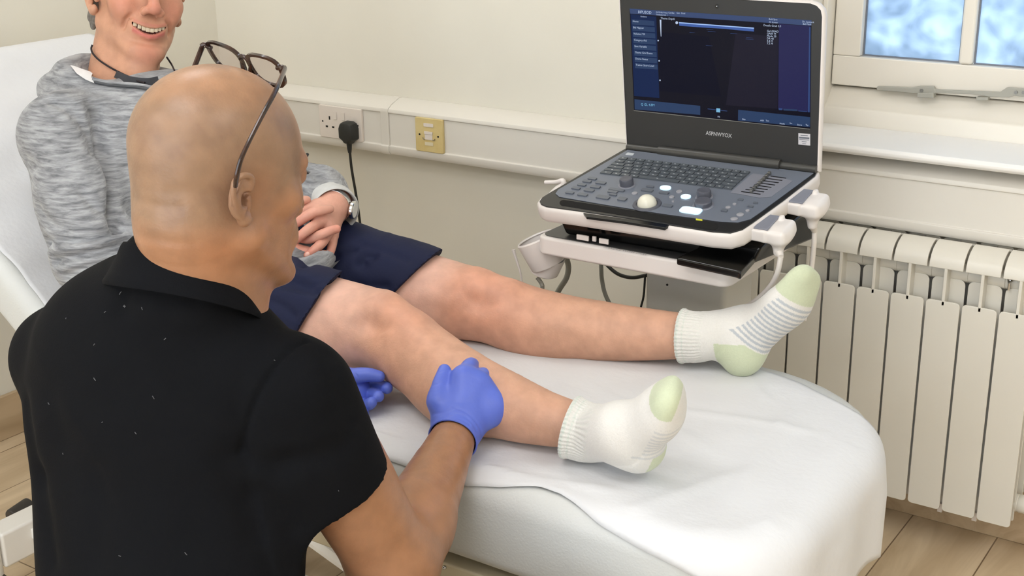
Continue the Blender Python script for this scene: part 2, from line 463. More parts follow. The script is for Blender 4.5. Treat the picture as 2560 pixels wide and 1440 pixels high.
w2=thing('added_fill_window',None,None,(GX0,Y0,GZ0),kind='structure')
for k in range(5):
    x=GX0+(GX1-GX0-0.05)*k/4; MB().box((x,Y0-0.12,GZ0),(x+0.05,Y0-0.06,GZ1)).build('mullion',M_whitegloss,w2)
MB().box((GX0,Y0-0.12,GZ0),(GX1,Y0-0.06,GZ0+0.05)).box((GX0,Y0-0.12,GZ1-0.05),(GX1,Y0-0.06,GZ1)).build('window_frame',M_whitegloss,w2)
mb = MB()
mb.box((X0,0,0),(WX0,T,ZC)).box((WX1,0,0),(X1,T,ZC)).box((WX0,0,0),(WX1,T,WZ0)).box((WX0,0,WZ1),(WX1,T,ZC))
structure(mb.build('wall_back', M_wall))
mb = MB().box((X0,-0.012,0),(X1,0,0.115)); structure(mb.build('baseboard_back', M_skirt, bevel=0.003))
mb = MB().box((X0,Y0,0),(X0+0.012,-0.012,0.115)); structure(mb.build('baseboard_left', M_skirt, bevel=0.003))
# window reveal lining, fixed frame, sash, muntins and panes
win = thing('window_1', None, None, (WX0,0.1,WZ0), kind='structure')
mb = MB()
mb.box((WX0,-0.0,WZ0),(WX0+0.012,0.2,WZ1)).box((WX0+0.012,0.055,WZ0+0.02),(WX0+0.024,0.2,WZ1)).box((WX1-0.03,0.0,WZ0),(WX1,0.2,WZ1)).box((WX0,0,WZ1-0.03),(WX1,0.2,WZ1))
mb.prism([(0.058,WZ0),(0.2,WZ0),(0.2,0.94),(0.1365,0.94),(0.1365,0.9),(0.112,0.9),(0.08,0.868),(0.07,0.862),(0.058,0.83)], (WX0,0,0),(0,1,0),(0,0,1),(WX1-WX0,0,0))  # rear upstand added behind the sash to block daylight leaking under it
mb.build('window_frame', M_whitegloss, win, bevel=0.003)
SY = 0.095   # room face of the sash
zb = 0.905; zg = 0.968
xs0 = WX0+0.026; xg0 = at(2152,100,'y',SY)[0]
xm = [(at(2399,100,'y',SY)[0], at(2434,100,'y',SY)[0])]
pitch = xm[0][0]-xg0
mb = MB()
mb.box((xs0,SY,zb),(WX1-0.032,SY+0.04,zg)).box((xs0,SY,zg),(xg0,SY+0.04,WZ1-0.032)).box((WX1-0.09,SY,zg),(WX1-0.032,SY+0.04,WZ1-0.032)).box((xg0,SY,WZ1-0.09),(WX1-0.09,SY+0.04,WZ1-0.032))
mb.build('sash', M_whitegloss, win, bevel=0.003)
mw = xm[0][1]-xm[0][0]
mun = []
x = xm[0][0]; xe = [xg0]
while x+mw < WX1-0.1:
    o = MB().box((x,SY+0.004,zg),(x+mw,SY+0.036,WZ1-0.09)).build('muntin', M_whitegloss, win, bevel=0.006, seg=3); xe += [x, x+mw]
    x += pitch+mw
xe.append(WX1-0.09)
M_pane = mat('frosted_window_film', (150,190,235), 0.55, var=0.1, trans=0.0)
def pane_mat():
    m = M_pane; nt = m.node_tree; L = nt.links; b = nt.nodes['Principled BSDF']
    out = nt.nodes['Material Output']
    tc = nt.nodes.new('ShaderNodeTexCoord'); vo = nt.nodes.new('ShaderNodeTexVoronoi'); vo.inputs['Scale'].default_value = 38
    vo.feature = 'SMOOTH_F1'
    nz = nt.nodes.new('ShaderNodeTexNoise'); nz.inputs['Scale'].default_value = 14; nz.inputs['Detail'].default_value = 6; nz.inputs['Distortion'].default_value = 0.8
    L.new(tc.outputs['Object'], vo.inputs['Vector']); L.new(tc.outputs['Object'], nz.inputs['Vector'])
    ad = nt.nodes.new('ShaderNodeMath'); ad.operation = 'MULTIPLY_ADD'; L.new(nz.outputs['Fac'], ad.inputs[0]); ad.inputs[1].default_value = 1.0
    m3 = nt.nodes.new('ShaderNodeMath'); m3.operation='MULTIPLY'; m3.inputs[1].default_value = 0.35; L.new(vo.outputs['Distance'], m3.inputs[0]); L.new(m3.outputs[0], ad.inputs[2])
    cr = nt.nodes.new('ShaderNodeValToRGB'); L.new(ad.outputs[0], cr.inputs[0])
    e = cr.color_ramp.elements; e[0].position = 0.42; e[0].color = lin((150,164,178))+(1,); e[1].position = 0.9; e[1].color = lin((196,208,220))+(1,)
    tr = nt.nodes.new('ShaderNodeBsdfTranslucent'); L.new(cr.outputs[0], tr.inputs['Color'])
    gl = nt.nodes.new('ShaderNodeBsdfGlossy'); gl.inputs['Roughness'].default_value = 0.3; gl.inputs['Color'].default_value = (0.9,0.95,1,1)
    ms = nt.nodes.new('ShaderNodeMixShader'); ms.inputs[0].default_value = 0.05
    L.new(tr.outputs[0], ms.inputs[1]); L.new(gl.outputs[0], ms.inputs[2]); L.new(ms.outputs[0], out.inputs['Surface'])
pane_mat()
M_glass_edge = mat('grey_glazing_seal', (120,125,135), 0.6, var=0.05)
for i in range(0,len(xe),2):
    pn = MB().box((xe[i]+0.001,SY+0.022,zg+0.001),(xe[i+1]-0.001,SY+0.025,WZ1-0.091)).build('pane', M_pane, win)
    g = MB(); a,b_ = xe[i],xe[i+1]
    g.box((a,SY+0.017,zg),(a+0.003,SY+0.022,WZ1-0.09)).box((b_-0.003,SY+0.017,zg),(b_,SY+0.022,WZ1-0.09)).box((a+.003,SY+0.017,zg),(b_-.003,SY+0.022,zg+0.003))
    g.build('glazing_seal', M_glass_edge, win)
# sill board
mb = MB().prism([(-0.078,0.800),(-0.083,0.806),(-0.083,0.812),(-0.078,0.818),(0.057,0.829),(0.057,0.80)], (WX0-0.03,0,0),(0,1,0),(0,0,1),(WX1-WX0+0.08,0,0))
structure(mb.build('trim_1', M_sill, bevel=0.002))
bpy.data.objects['trim_1']['label'] = 'white gloss window sill board'
# window stay
def wp(u,v,y=0.07): return at(u,v,'y',y)
st = thing('window_stay', 'grey metal casement stay lying along the bottom rail of the window', 'window stay', tuple(wp(2300,235,0.08)))
Y_=0.078
def flatbar(pts, y0, y1): return MB().prism([(at(u,v,'y',y0)[0],at(u,v,'y',y0)[2]) for u,v in pts],(0,y0,0),(1,0,0),(0,0,1),(0,y1-y0,0))
flatbar([(2190,220),(2193,216),(2278,219),(2300,216),(2335,216),(2340,230),(2338,234),(2290,234),(2240,229),(2192,226)],Y_,Y_+0.009).build('handle', M_stay, st, bevel=0.002)
flatbar([(2333,221),(2352,224),(2500,230),(2518,218),(2600,225),(2600,246),(2535,240),(2522,244),(2478,243),(2430,236),(2336,233)],Y_+0.001,Y_+0.007).build('arm', M_stay, st, bevel=0.0015)
flatbar([(2293,232),(2334,232),(2334,246),(2291,244)],Y_-0.004,Y_+0.014).build('pivot_bracket', M_stay, st, bevel=0.002)
for u,v in ((2304,226),(2540,231),(2559,231)):
    p=at(u,v,'y',Y_); MB().cyl(p+V3(0,-0.002,0),p+V3(0,0.003,0),0.0035,n=16).build('screw', M_steel, st)
flatbar([(2440,243),(2470,243),(2470,251),(2440,251)],Y_+0.002,Y_+0.02).build('pin', M_stay, st, bevel=0.001)

# ================================================================== TRUNKING
tr_ = thing('cable_trunking', 'white plastic dado trunking running along the wall at socket height', 'cable trunking', (-1.5,0,0.65))
prof = [(-0.0008,0.789),(-0.012,0.789),(-0.045,0.776),(-0.058,0.768),(-0.06,0.762),(-0.06,0.7585),(-0.056,0.7575),(-0.056,0.6745),(-0.062,0.6735),(-0.062,0.660),(-0.056,0.651),(-0.0008,0.648)]
xj0, xj1 = at(1076,330,'y',-.06)[0], at(1100,335,'y',-.06)[0]
xj0, xj1 = at(953,330,'y',-.06)[0], at(972,335,'y',-.06)[0]
for a,b_ in ((X0+.001,xj0),(xj1,X1-.001)):
    MB().prism(prof,(a,0,0),(0,1,0),(0,0,1),(b_-a,0,0)).build('trunking_cover', M_trunk, tr_, bevel=0.0012)
prof2 = [(p[0]-0.0015 if p[0]<-.001 else p[0],p[1]+(0.0012 if p[1]>0.7 else -0.0012)) for p in prof]; prof2[6]=(-0.061,0.757); prof2[7]=(-0.061,0.675)
MB().prism(prof2,(xj0,0,0),(0,1,0),(0,0,1),(xj1-xj0,0,0)).build('joint_cover', M_trunk, tr_, bevel=0.0012)
# sockets
def plate(name, label, cat, u0, u1, vc, m, w=None):
    xa = at(u0,vc,'y',-.066)[0]; xb = at(u1,vc,'y',-.066)[0]
    cx=(xa+xb)/2; w = w or (xb-xa)
    t = thing(name,label,cat,(cx,-.056,0.716))
    o = MB().prism(rrect(w,0.086,0.004,4),(cx,-0.056,0.716),(1,0,0),(0,0,1),(0,-0.009,0)).build('face_plate', m, t, bevel=0.002,seg=3)
    return t,cx
so, sx = plate('double_socket','white double plug socket mounted in the wall trunking','socket',797,903,300,M_plate,0.146)
yf = -0.0652
for s_,side in ((-1,0),(1,1)):
    cx = sx+s_*0.036
    rk = MB().prism(rrect(0.011,0.021,0.002),(sx+s_*0.0135-0.002,yf,0.735),(1,0,0),(0,0,1),(0,-0.002,0)).build('switch', M_plate, so, bevel=0.0008)
    if side==0:
        h = MB(); h.box((cx-0.002,yf-0.0006,0.722),(cx+0.002,yf+0.0002,0.731)); h.box((cx-0.0145,yf-0.0006,0.701),(cx-0.0075,yf+0.0002,0.7055)); h.box((cx+0.0075,yf-0.0006,0.701),(cx+0.0145,yf+0.0002,0.7055))
        h.build('pin_holes', M_darkhole, so)
for s_ in (-1,1):
    MB().cyl((sx+s_*0.0603,yf-0.0008,0.716),(sx+s_*0.0603,yf+0.001,0.716),0.0022,n=14).build('screw', M_darkhole, so)
# data outlet
do, dx = plate('data_outlet','yellowed square data outlet plate in the trunking','data outlet',1037,1106,330,M_yellow,0.086)
MB().prism(rrect(0.03,0.009,0.002),(dx,yf,0.742),(1,0,0),(0,0,1),(0,-0.0012,0)).build('label_window', M_plate, do, bevel=0.0004)
MB().box((dx-0.0135,yf-0.002,0.719),(dx+0.0125,yf,0.726)).box((dx-0.0125,yf-0.001,0.705),(dx+0.0115,yf,0.7185)).build('shutter', M_plate, do, bevel=0.0005)
MB().box((dx-0.013,yf-0.0008,0.690),(dx+0.013,yf,0.699)).build('label_strip', mat('clear_label_plastic',(222,210,178),0.3,var=0.05), do, bevel=0.0004)
mw_=mat('worn_grey_plastic',(150,138,112),0.5,var=0.1)
for s_ in (-1,1): MB().tube([(dx+s_*0.019,yf-0.0006,0.709),(dx+s_*0.0165,yf-0.001,0.7055),(dx+s_*0.0125,yf-0.001,0.7045)],0.0013,8).build('latch_mark',mw_,do)
for s_ in (-1,1): MB().cyl((dx+s_*0.029,yf-0.0008,0.716),(dx+s_*0.029,yf+0.001,0.716),0.0024,n=14).build('screw', M_darkhole, do)
# plug with cable
px_ = sx+0.0385
pl = thing('power_plug','black three-pin plug in the double socket with a cable hanging down','plug',(px_,-0.066,0.70))
mb = MB()
prs=[]
for d,sc_ in ((0.0,0.97),(0.006,1.0),(0.020,0.97),(0.027,0.86),(0.029,0.7)):
    ol=[(-0.025,-0.020),(-0.012,-0.028),(-0.007,-0.034),(0.007,-0.034),(0.012,-0.028),(0.025,-0.020),(0.0255,0.008),(0.020,0.021),(0.010,0.0255),(-0.010,0.0255),(-0.020,0.021),(-0.0255,0.008)]
    prs.append([np.array((px_+x*sc_,-0.0655-d,0.702+z*sc_)) for x,z in ol])
mb.loft(prs).build('plug_body', M_plug, pl, bevel=0.0015)
MB().tube([(px_,-0.078,0.672),(px_,-0.078,0.655),(px_+0.0005,-0.078,0.645)],[0.0075,0.0062,0.0045],14).build('strain_relief', M_plug, pl)
cb=[(px_,-0.078,0.66),(px_+0.002,-0.076,0.60),(px_+0.008,-0.070,0.52),(px_+0.012,-0.062,0.40),(px_+0.014,-0.055,0.2),(px_+0.03,-0.06,0.03),(px_+0.12,-0.10,0.006),(px_+0.30,-0.2,0.006)]
MB().tube(cb,0.0036,10,sm=8).build('cable', M_rubber, pl)

# ================================================================== RADIATOR
PR=0.0708; XR=-0.494; NS=10; YF=-0.12
rad = thing('radiator','white aluminium column radiator mounted low on the wall under the window','radiator',(XR-NS*PR/2,-0.07,0.08))
def section_mesh():
    mb=MB(); w=PR-0.0045
    mb.prism(rrect(w,0.452,(0.008,0.008,0.008,0.008),5,(0,0.3135)),(0,YF,0),(1,0,0),(0,0,1),(0,0.004,0))     # front plate
    mb.box((-0.0028,YF+0.004,0.10),(0.0028,-0.04,0.61))                                           # web
    mb.box((-0.0032,YF,0.53),(0.0032,YF+0.012,0.617))                                           # front stem
    mb.prism(rrect(w-0.001,0.49,(0.004,0.012,0.012,0.004),5,(0,0.335)),(0,YF+0.028,0),(1,0,0),(0,0,1),(0,0.003,0)) # second plate
    arc=[(YF-0.0005,0.606),(YF,0.618),(YF+0.006,0.630),(YF+0.018,0.6405),(YF+0.034,0.6475),(YF+0.052,0.650)]
    th=0.004
    inner=[(YF+0.052,0.646),(YF+0.034,0.643),(YF+0.02,0.6365),(YF+0.010,0.627),(YF+0.0045,0.616),(YF+0.004,0.606)]
    mb.prism(arc+inner,(-w/2,0,0),(0,1,0),(0,0,1),(w,0,0))
    mb.prism(rrect(w,0.553,(0.004,0.007,0.007,0.004),4,(0,0.3685)),(0,-0.036,0),(1,0,0),(0,0,1),(0,0.0035,0))  # rear plate
    mb.box((-0.0025,-0.07,0.61),(0.0025,-0.034,0.643))
    mb.box((-w/2,YF+0.066,0.640),(w/2,YF+0.070,0.645))
    mb.cyl((0,-0.075,0.11),(0,-0.075,0.60),0.013,n=14)
    mb.cyl((-PR/2,-0.075,0.59),(PR/2,-0.075,0.59),0.0185,n=18); mb.cyl((-PR/2,-0.075,0.125),(PR/2,-0.075,0.125),0.0185,n=18)
    mb.box((-0.012,-0.1,0.596),(-0.007,-0.09,0.612))
    return mb
sm_=section_mesh(); base=None
for i in range(NS):
    cx = XR-PR*(i+0.5)
    if base is None:
        q=MB(); q.v=[(v[0]+cx,v[1],v[2]) for v in sm_.v]; q.f=sm_.f; q.mi=sm_.mi
        base=q.build('radiator_section', M_rad, rad, bevel=0.0012)
    else: copy_to(base, rad, (-PR*i,0,0))
e=at(2550,1285,'y',-0.075)
MB().lathe([(0.017,0),(0.019,0.004),(0.019,0.020),(0.015,0.022)],(XR,-0.075,0.125),(1,0,0),20).build('end_plug', M_rad, rad)
MB().lathe([(0.010,0),(0.010,0.03),(0.0125,0.031),(0.0125,0.046),(0.009,0.048)],(XR+0.02,-0.075,0.125),(1,0,0),20).build('valve', M_chrome, rad)
MB().tube([(XR+0.055,-0.075,0.13),(XR+0.055,-0.075,0.0)],0.0075,12).build('pipe', M_rad, rad)
for i in (1,2):
    u = XR-PR*(0.45+i*1.0-0.5)-0.01
    MB().box((u-0.005,-0.1,0.072),(u+0.005,-0.09,0.092)).build('clip', M_plate, rad, bevel=0.001)
MB().tube([(XR-PR*0.9,-0.098,0.60),(XR-PR*0.86,-0.105,0.594),(XR-PR*0.8,-0.1,0.598)],0.003,8).cyl((XR-PR*0.86,-0.1,0.60),(XR-PR*0.86,-0.1,0.578),0.0028,n=8).build('bleed_valve', M_chrome, rad)

# ================================================================== CEILING LIGHTS
def panel_light(x,y,label,w=0.6,l=0.6):
    t=thing('ceiling_light',label,'ceiling light',(x,y,ZC-0.02),'ceiling light panels')
    MB().box((x-w/2,y-l/2,ZC-0.012),(x+w/2,y+l/2,ZC-0.008)).build('diffuser', M_light, t)
    mb=MB()
    for a,b_ in (((x-w/2-.02,y-l/2-.02),(x-w/2,y+l/2+.02)),((x+w/2,y-l/2-.02),(x+w/2+.02,y+l/2+.02)),((x-w/2,y-l/2-.02),(x+w/2,y-l/2)),((x-w/2,y+l/2),(x+w/2,y+l/2+.02))):
        mb.box((a[0],a[1],ZC-0.02),(b_[0],b_[1],ZC))
    mb.build('frame', M_frame, t)
panel_light(-2.15,-0.75,'square ceiling light panel above the couch',0.6,0.6)
panel_light(-0.9,-2.3,'ceiling light panel in the middle of the room',1.2,0.6)
panel_light(-1.9,-3.45,'ceiling light panel near the wall opposite the trunking',1.2,0.6)
panel_light(0.1,-3.45,'ceiling light panel behind the camera position',1.2,0.6)
panel_light(0.9,-1.6,'ceiling light panel near the wall beside the window',0.6,1.2)
# ================================================================== COUCH
BZ=0.52; BX1=-0.555; BXH=-1.93; BY0=-1.205; BY1=-0.542; RC=0.15; BYB=-0.575
def round_outline(x0,x1,y0,y1,r00,r10,r11,r01,inset,n=10):
    out=[]
    for cx,cy,sx,sy,r,a0 in ((x1,y0,-1,1,r10,-90),(x1,y1,-1,-1,r11,0),(x0,y1,1,-1,r01,90),(x0,y0,1,1,r00,180)):
        rr=max(r-inset,0.002)
        ex=cx+sx*(inset+rr); ey=cy+sy*(inset+rr)
        for k in range(n+1):
            a=math.radians(a0+90*k/n); out.append((ex+rr*math.cos(a),ey+rr*math.sin(a)))
    return out
def pad(x0,x1,y0,y1,rad4,top,th,er,frame=None,n=10):
    """upholstered pad with rounded top and bottom edges"""
    rings=[]; steps=[]
    for k in range(7):
        a=math.pi/2*k/6; steps.append((er*(1-math.sin(a)), -er*(1-math.cos(a))))
    st=[(i,top+z) for i,z in steps]+[(0.0,top-th*0.5)]+[(i*0.6,top-th-z*0.6) for i,z in reversed(steps)]
    for ins,z in [(er+0.06,top),(er+0.02,top)]+st+[(er*0.6+0.05,top-th)]:
        rings.append([np.array((x,y,z)) for x,y in round_outline(x0,x1,y0,y1,*rad4,ins,n)])
    if frame is not None: rings=[[frame(p) for p in r] for r in rings]
    return MB().loft(rings)
couch=thing('examination_couch','pale grey vinyl examination couch with its backrest raised','examination couch',(-1.6,-0.9,0))
pad(BXH,BX1,BY0,BY1,(0.02,RC,RC*2,0.02),BZ,0.145,0.04).build('seat_pad', M_vinyl, couch, ang=60)
HB=V3(-1.93,0,0.515); BD=unit(V3(-0.635,0,0.49)); BN=unit(V3(0.49,0,0.635)); BL=0.80
def bframe(p): return HB+BD*p[0]+BN*p[2]+V3(0,p[1],0)
pad(0.0,BL,BY0,BYB,(0.02,0.10,0.10,0.02),0.0,0.10,0.035,bframe).build('backrest', M_vinyl, couch, ang=60)
mb=MB()
mb.box((BXH,BY0+0.06,BZ-0.185),(BX1-0.09,BY0+0.10,BZ-0.14)).box((BXH,BY1-0.10,BZ-0.185),(BX1-0.09,BY1-0.06,BZ-0.14))
mb.box((BXH,BY0+0.10,BZ-0.185),(BXH+0.04,BY1-0.10,BZ-0.145)).box((BX1-0.13,BY0+0.10,BZ-0.185),(BX1-0.09,BY1-0.10,BZ-0.145))
mb.build('pad_frame', M_frame, couch, bevel=0.003)
a=at(1085,1405,'y',BY0+0.02); b_=at(1150,1440,'y',BY0+0.02)
for u,v in ((1095,1412),(1111,1419)):
    p=at(u,v,'y',BY0+0.004); MB().ball(p,0.0035,n=8).build('stud', M_chrome, couch)
MB().box((-1.45,BY0+0.012,BZ-0.215),(-0.85,BY0+0.06,BZ-0.165)).build('side_rail', mat('cream_couch_trim',(214,203,176),0.5,var=0.04), couch, bevel=0.004)
mb=MB()   # base: two cross beams, two runners, lift arms
cbx=-2.136
mb.box((cbx-0.029,-1.30,0.070),(cbx+0.029,-0.53,0.145)).box((-0.93,-1.15,0.075),(-0.87,-0.63,0.145))
mb.box((cbx+0.03,-1.12,0.085),(-0.93,-1.07,0.135)).box((cbx+0.03,-0.71,0.085),(-0.93,-0.66,0.135))
mb.build('base_frame', M_frame, couch, bevel=0.006,seg=3)
mb=MB()
for y in (-1.09,-0.69):
    mb.tube([(-2.0,y,0.12),(-1.25,y,0.34)],0.02,10); mb.tube([(-1.1,y,0.12),(-1.8,y,0.34)],0.02,10)
mb.build('lift_arms', M_frame, couch)
M_castor=mat('dark_grey_castor_rubber',(52,48,44),0.5,var=0.1)
for (x,y) in ((cbx+.008,-1.318),(cbx+.008,-0.51),(-0.90,-1.17),(-0.90,-0.61)):
    MB().lathe([(0.021,0.0),(0.0215,0.095),(0.019,0.098)],(x,y,0.045),(0,0,1),24).build('castor_post', M_frame, couch)
    MB().lathe([(0.0185,0),(0.0185,0.006),(0.015,0.010)],(x,y,0.142),(0,0,1),24).build('post_cap', M_castor, couch)
    MB().cyl((x+0.012,y-0.016,0.030),(x+0.012,y+0.016,0.030),0.030,n=28).build('castor', M_castor, couch, bevel=0.004)
pb=at(48,1288,'z',.10)
MB().tube([pb+V3(0,-.02,0),pb+V3(0,.03,.004)],[.020,.024],20).build('brake_pedal', M_castor, couch, bevel=.004)
MB().tube([pb+V3(.02,-.01,-.012),pb+V3(.075,-.0,-.005)],.008,12).build('pedal_stem', M_chrome, couch)
MB().box((cbx+0.028,-1.235,0.105),(cbx+0.040,-1.212,0.128)).build('bracket', M_frame, couch, bevel=0.002)
mb=MB().tube([(-1.98,-0.9,0.34),(-2.3,-0.9,0.66)],0.022,12)
mb.build('backrest_strut', M_steel, couch)

# ------------------------------------------------------------------ paper sheets
def out_dist(x,y,x1,y0,y1,r0,r1):
    """signed distance to the pad outline (open towards -x) and its closest point"""
    r = r0 if y < (y0+y1)/2 else r1
    cy = (y0+r) if y < (y0+y1)/2 else (y1-r)
    sy = -1 if y < (y0+y1)/2 else 1
    cx = x1-r
    if x>cx and (y-cy)*sy>0:
        d=math.hypot(x-cx,y-cy); u=((x-cx)/(d+1e-9),(y-cy)/(d+1e-9)); return d-r,(cx+u[0]*r,cy+u[1]*r),u
    dx=x-x1; dy=(y-y1) if sy>0 else (y0-y)
    if dx>dy: return dx,(x1,y),(1,0)
    return dy,(x,(y1 if sy>0 else y0)),(0,sy)
def sheet(nx,ny,fn,name,label,parentloc):
    P=[[fn(i/(nx-1),j/(ny-1)) for j in range(ny)] for i in range(nx)]
    mb=MB(); vs=[p for r in P for p in r]
    mb.add(vs,[(i*ny+j,(i+1)*ny+j,(i+1)*ny+j+1,i*ny+j+1) for i in range(nx-1) for j in range(ny-1)])
    o=mb.build(name,M_paper,loc=parentloc,ang=180); sd=o.modifiers.new('thick','SOLIDIFY'); sd.thickness=0.0009; sd.offset=1
    if sum(p.normal.z for p in o.data.polygons)<0: o.data.flip_normals()
    return o
def ridge(x,y,a,b,h,w):
    vx,vy=b[0]-a[0],b[1]-a[1]; L=math.hypot(vx,vy); t=((x-a[0])*vx+(y-a[1])*vy)/L/L; d=((x-a[0])*vy-(y-a[1])*vx)/L
    k=max(0,min(1,t/.2))*max(0,min(1,(1-t)/.2)); return h*k*math.exp(-(d/w)**2)
RDG=[((-.66,-1.2),(-.74,-.66),.004,.010),((-.60,-1.2),(-.66,-.7),.003,.008),((-1.15,-1.2),(-.80,-1.12),.004,.012),((-1.3,-1.16),(-1.02,-1.19),.005,.010),((-.98,-.85),(-.62,-.78),.0025,.012),((-1.1,-.80),(-.75,-.95),.0025,.015),
     ((-.80,-1.2),(-.70,-.95),.003,.012),((-1.35,-.95),(-1.1,-.85),.003,.014),((-.78,-.72),(-.86,-.62),.003,.008)]
def wob(x,y,s=1.0):
    return sum(ridge(x,y,*r) for r in RDG)*1.0+s*(0.0016*math.sin(9*x+5*y+1)+0.0012*math.sin(-14*x+11*y)+0.0009*math.sin(23*x+17*y+2)+0.0006*math.sin(31*x-29*y))
def fpaper(a,b):
    s=-1.95+a*(1.95-0.555+0.155+0.06*0)   # flat length incl. tail
    near=float(np.interp(s,[-1.95,-1.22,-1.05,-.99,-.936,-.90,-.871,-.82,-.75,-.64,-.5],[-1.19,-1.200,-1.203,-1.190,-1.170,-1.172,-1.180,-1.199,-1.213,-1.228,-1.230]))
    far=float(np.interp(s,[-1.95,-1.2,-1.0,-.85,-.76,-.66,-.60,-.55],[-.59,-.59,-.592,-.599,-.620,-.667,-.700,-.712]))
    t=near+(far-near)*b
    if s>-0.62:   # tail longer towards the near corner
        s=-0.62+(s+0.62)*(1.0+0.04*math.sin(b*7))
    d,cp,u=out_dist(s,t,BX1,BY0,BY1,RC,RC*2)
    er=0.04; g=0.0035
    dd=d+er
    if dd<=0: return V3(s,t,BZ+g+abs(wob(s,t))*1.3)
    L=er*math.pi/2
    if dd<L:
        th=dd/er; off=-er+ (er+g)*math.sin(th); z=BZ-er+(er+g)*math.cos(th)
    else: off=g; z=BZ-er-(dd-L)
    lift=0.0
    if dd>=L*0.8:
        k=min(1,(dd-L*0.8)/0.05); lift=k*(0.004+0.004*math.sin(33*t+2)); off+=lift
    return V3(cp[0]+u[0]*off,cp[1]+u[1]*off,z)
pp=sheet(150,70,fpaper,'couch_paper','',(-1.2,-0.9,BZ))
tag(pp,'white paper sheet covering the flat part of the couch and hanging over its foot end','couch paper')
def fpaper2(a,b):
    s=0.02+a*(BL-0.005); near=BY0+0.012+0.01*math.sin(a*6); far=BYB-0.02
    t=near+(far-near)*b; z=0.004+abs(wob(s*2,t,1.6))+0.003*max(0,math.sin(a*9+b*3))
    er=0.03
    if s>BL-er:
        k=(s-(BL-er))/er*math.pi/2; return bframe((BL-er+(er+.004)*math.sin(k), t, -er+(er+.004)*math.cos(k)))
    return bframe((s,t,z))
p2=sheet(80,60,fpaper2,'backrest_paper','',(-2.2,-0.9,0.75))
tag(p2,'white paper sheet covering the raised backrest of the couch','couch paper')
# ================================================================== ULTRASOUND MACHINE ON ITS TROLLEY
M_mach = mat('white_medical_plastic', (222,215,210), 0.32, var=0.015)
M_bezel = mat('dark_grey_bezel', (38,38,38), 0.38, var=0.08)
M_gloss = mat('gloss_black_plastic', (12,12,12), 0.16, var=0.1)
M_panel = mat('blue_grey_control_panel', (108,114,126), 0.3, var=0.05, vscale=4)
M_panel2 = mat('pale_grey_slider_panel', (128,130,140), 0.32, var=0.04)
M_key = mat('grey_rubber_keys', (82,88,94), 0.4, var=0.05)
M_leg = mat('key_legend', (190,195,200), 0.5, var=0.05)
M_btn = mat('grey_buttons', (98,103,112), 0.35, var=0.05)
M_knob = mat('grey_rotary_knob', (84,86,96), 0.35, var=0.08)
M_lit = mat('lit_button', (200,225,240), 0.4, emit=(190,225,245), estr=0.8)
M_ball = mat('ivory_trackball', (222,219,204), 0.2, var=0.05)
M_yel = mat('yellow_sticker', (222,222,60), 0.4, var=0.15)
M_hinge = mat('hinge_grey', (70,69,66), 0.35, 0.3, var=0.1)
M_hose = mat('grey_hose', (150,148,138), 0.45, var=0.06)
M_wcable = mat('white_cable', (222,214,206), 0.4, var=0.04)
M_col = mat('grey_trolley_column', (190,187,178), 0.4, var=0.03)
DK0=V3(0,-0.612,0.775); DKN=unit(V3(0,-0.237,1)); DKY=unit(V3(0,1,0.237)); EX=V3(1,0,0)
def dk(u,v,h=0.0):
    r=ray(u,v); t=((DK0+DKN*h-CAMP)@DKN)/(r@DKN); return CAMP+t*r
def zb(x,y,h=0.0): return dk(1400+x/3.9385,360+y/3.9385,h)
LDY=-0.372; LDK=0.06; LDN=unit(V3(0,-1,LDK)); LDU=unit(V3(0,LDK,1))
def lp(u,v,h=0.0):
    r=ray(u,v); p0=V3(0,LDY,0.84)+LDN*h; t=((p0-CAMP)@LDN)/(r@LDN); return CAMP+t*r
def zl(x,y,h=0.0): return lp(1540+x/3.2732,y/3.2732,h)
mc=thing('ultrasound_machine','white and black laptop-style ultrasound machine open on the trolley beside the couch','ultrasound machine',(-1.06,-0.5,0.745))
def solid(pts,lo,hi,n,mi=0,mb=None):
    """closed slab between pts+n*lo and pts+n*hi"""
    mb=mb or MB(); k=len(pts); vs=[p+n*lo for p in pts]+[p+n*hi for p in pts]
    mb.add(vs,[tuple(range(k))[::-1],tuple(range(k,2*k))]+[(i,(i+1)%k,(i+1)%k+k,i+k) for i in range(k)],mi); return mb
def offs(pts,d):
    c=np.mean(pts,0); out=[]; n=len(pts)
    for i,p in enumerate(pts):
        a=unit(pts[(i+1)%n]-p); b=unit(p-pts[i-1]); t=unit(a+b); nrm=np.cross(t,DKN)
        if nrm@(p-c)<0: nrm=-nrm
        out.append(p+nrm*d)
    return out
obase=[(1563,371),(1455,433),(1372,482),(1353,494),(1346,504),(1350,512),(1364,518),(1440,528),(1600,552),(1780,581),(1826,584),(1858,575),(1884,558),(1960,503),(2040,441),(2045,430)]
ob=[dk(*p) for p in obase]
mb=MB()
rg=[[p+DKN*z for p in offs(ob,d)] for d,z in ((-0.010,-0.0022),(0.0,-0.001),(0.0022,-0.003),(0.0035,-0.008),(0.003,-0.024),(-0.001,-0.031),(-0.010,-0.036),(-0.05,-0.037))]
mb.loft(rg).build('base_shell', M_mach, mc, ang=40)
solid(offs(ob,-0.0022),-0.004,0.0008,DKN).build('black_surround', mat('charcoal_surround',(36,36,36),0.25,var=0.05), mc, bevel=0.0006)
pn=[(1569,377),(1480,428),(1396,476),(1389,486),(1398,494),(1520,515),(1654,536),(1800,556),(1845,558),(1876,550),(1905,530),(1970,482),(2034,435)]
solid([dk(*p) for p in pn],0.0008,0.0022,DKN).build('control_panel', M_panel, mc, bevel=0.0004)
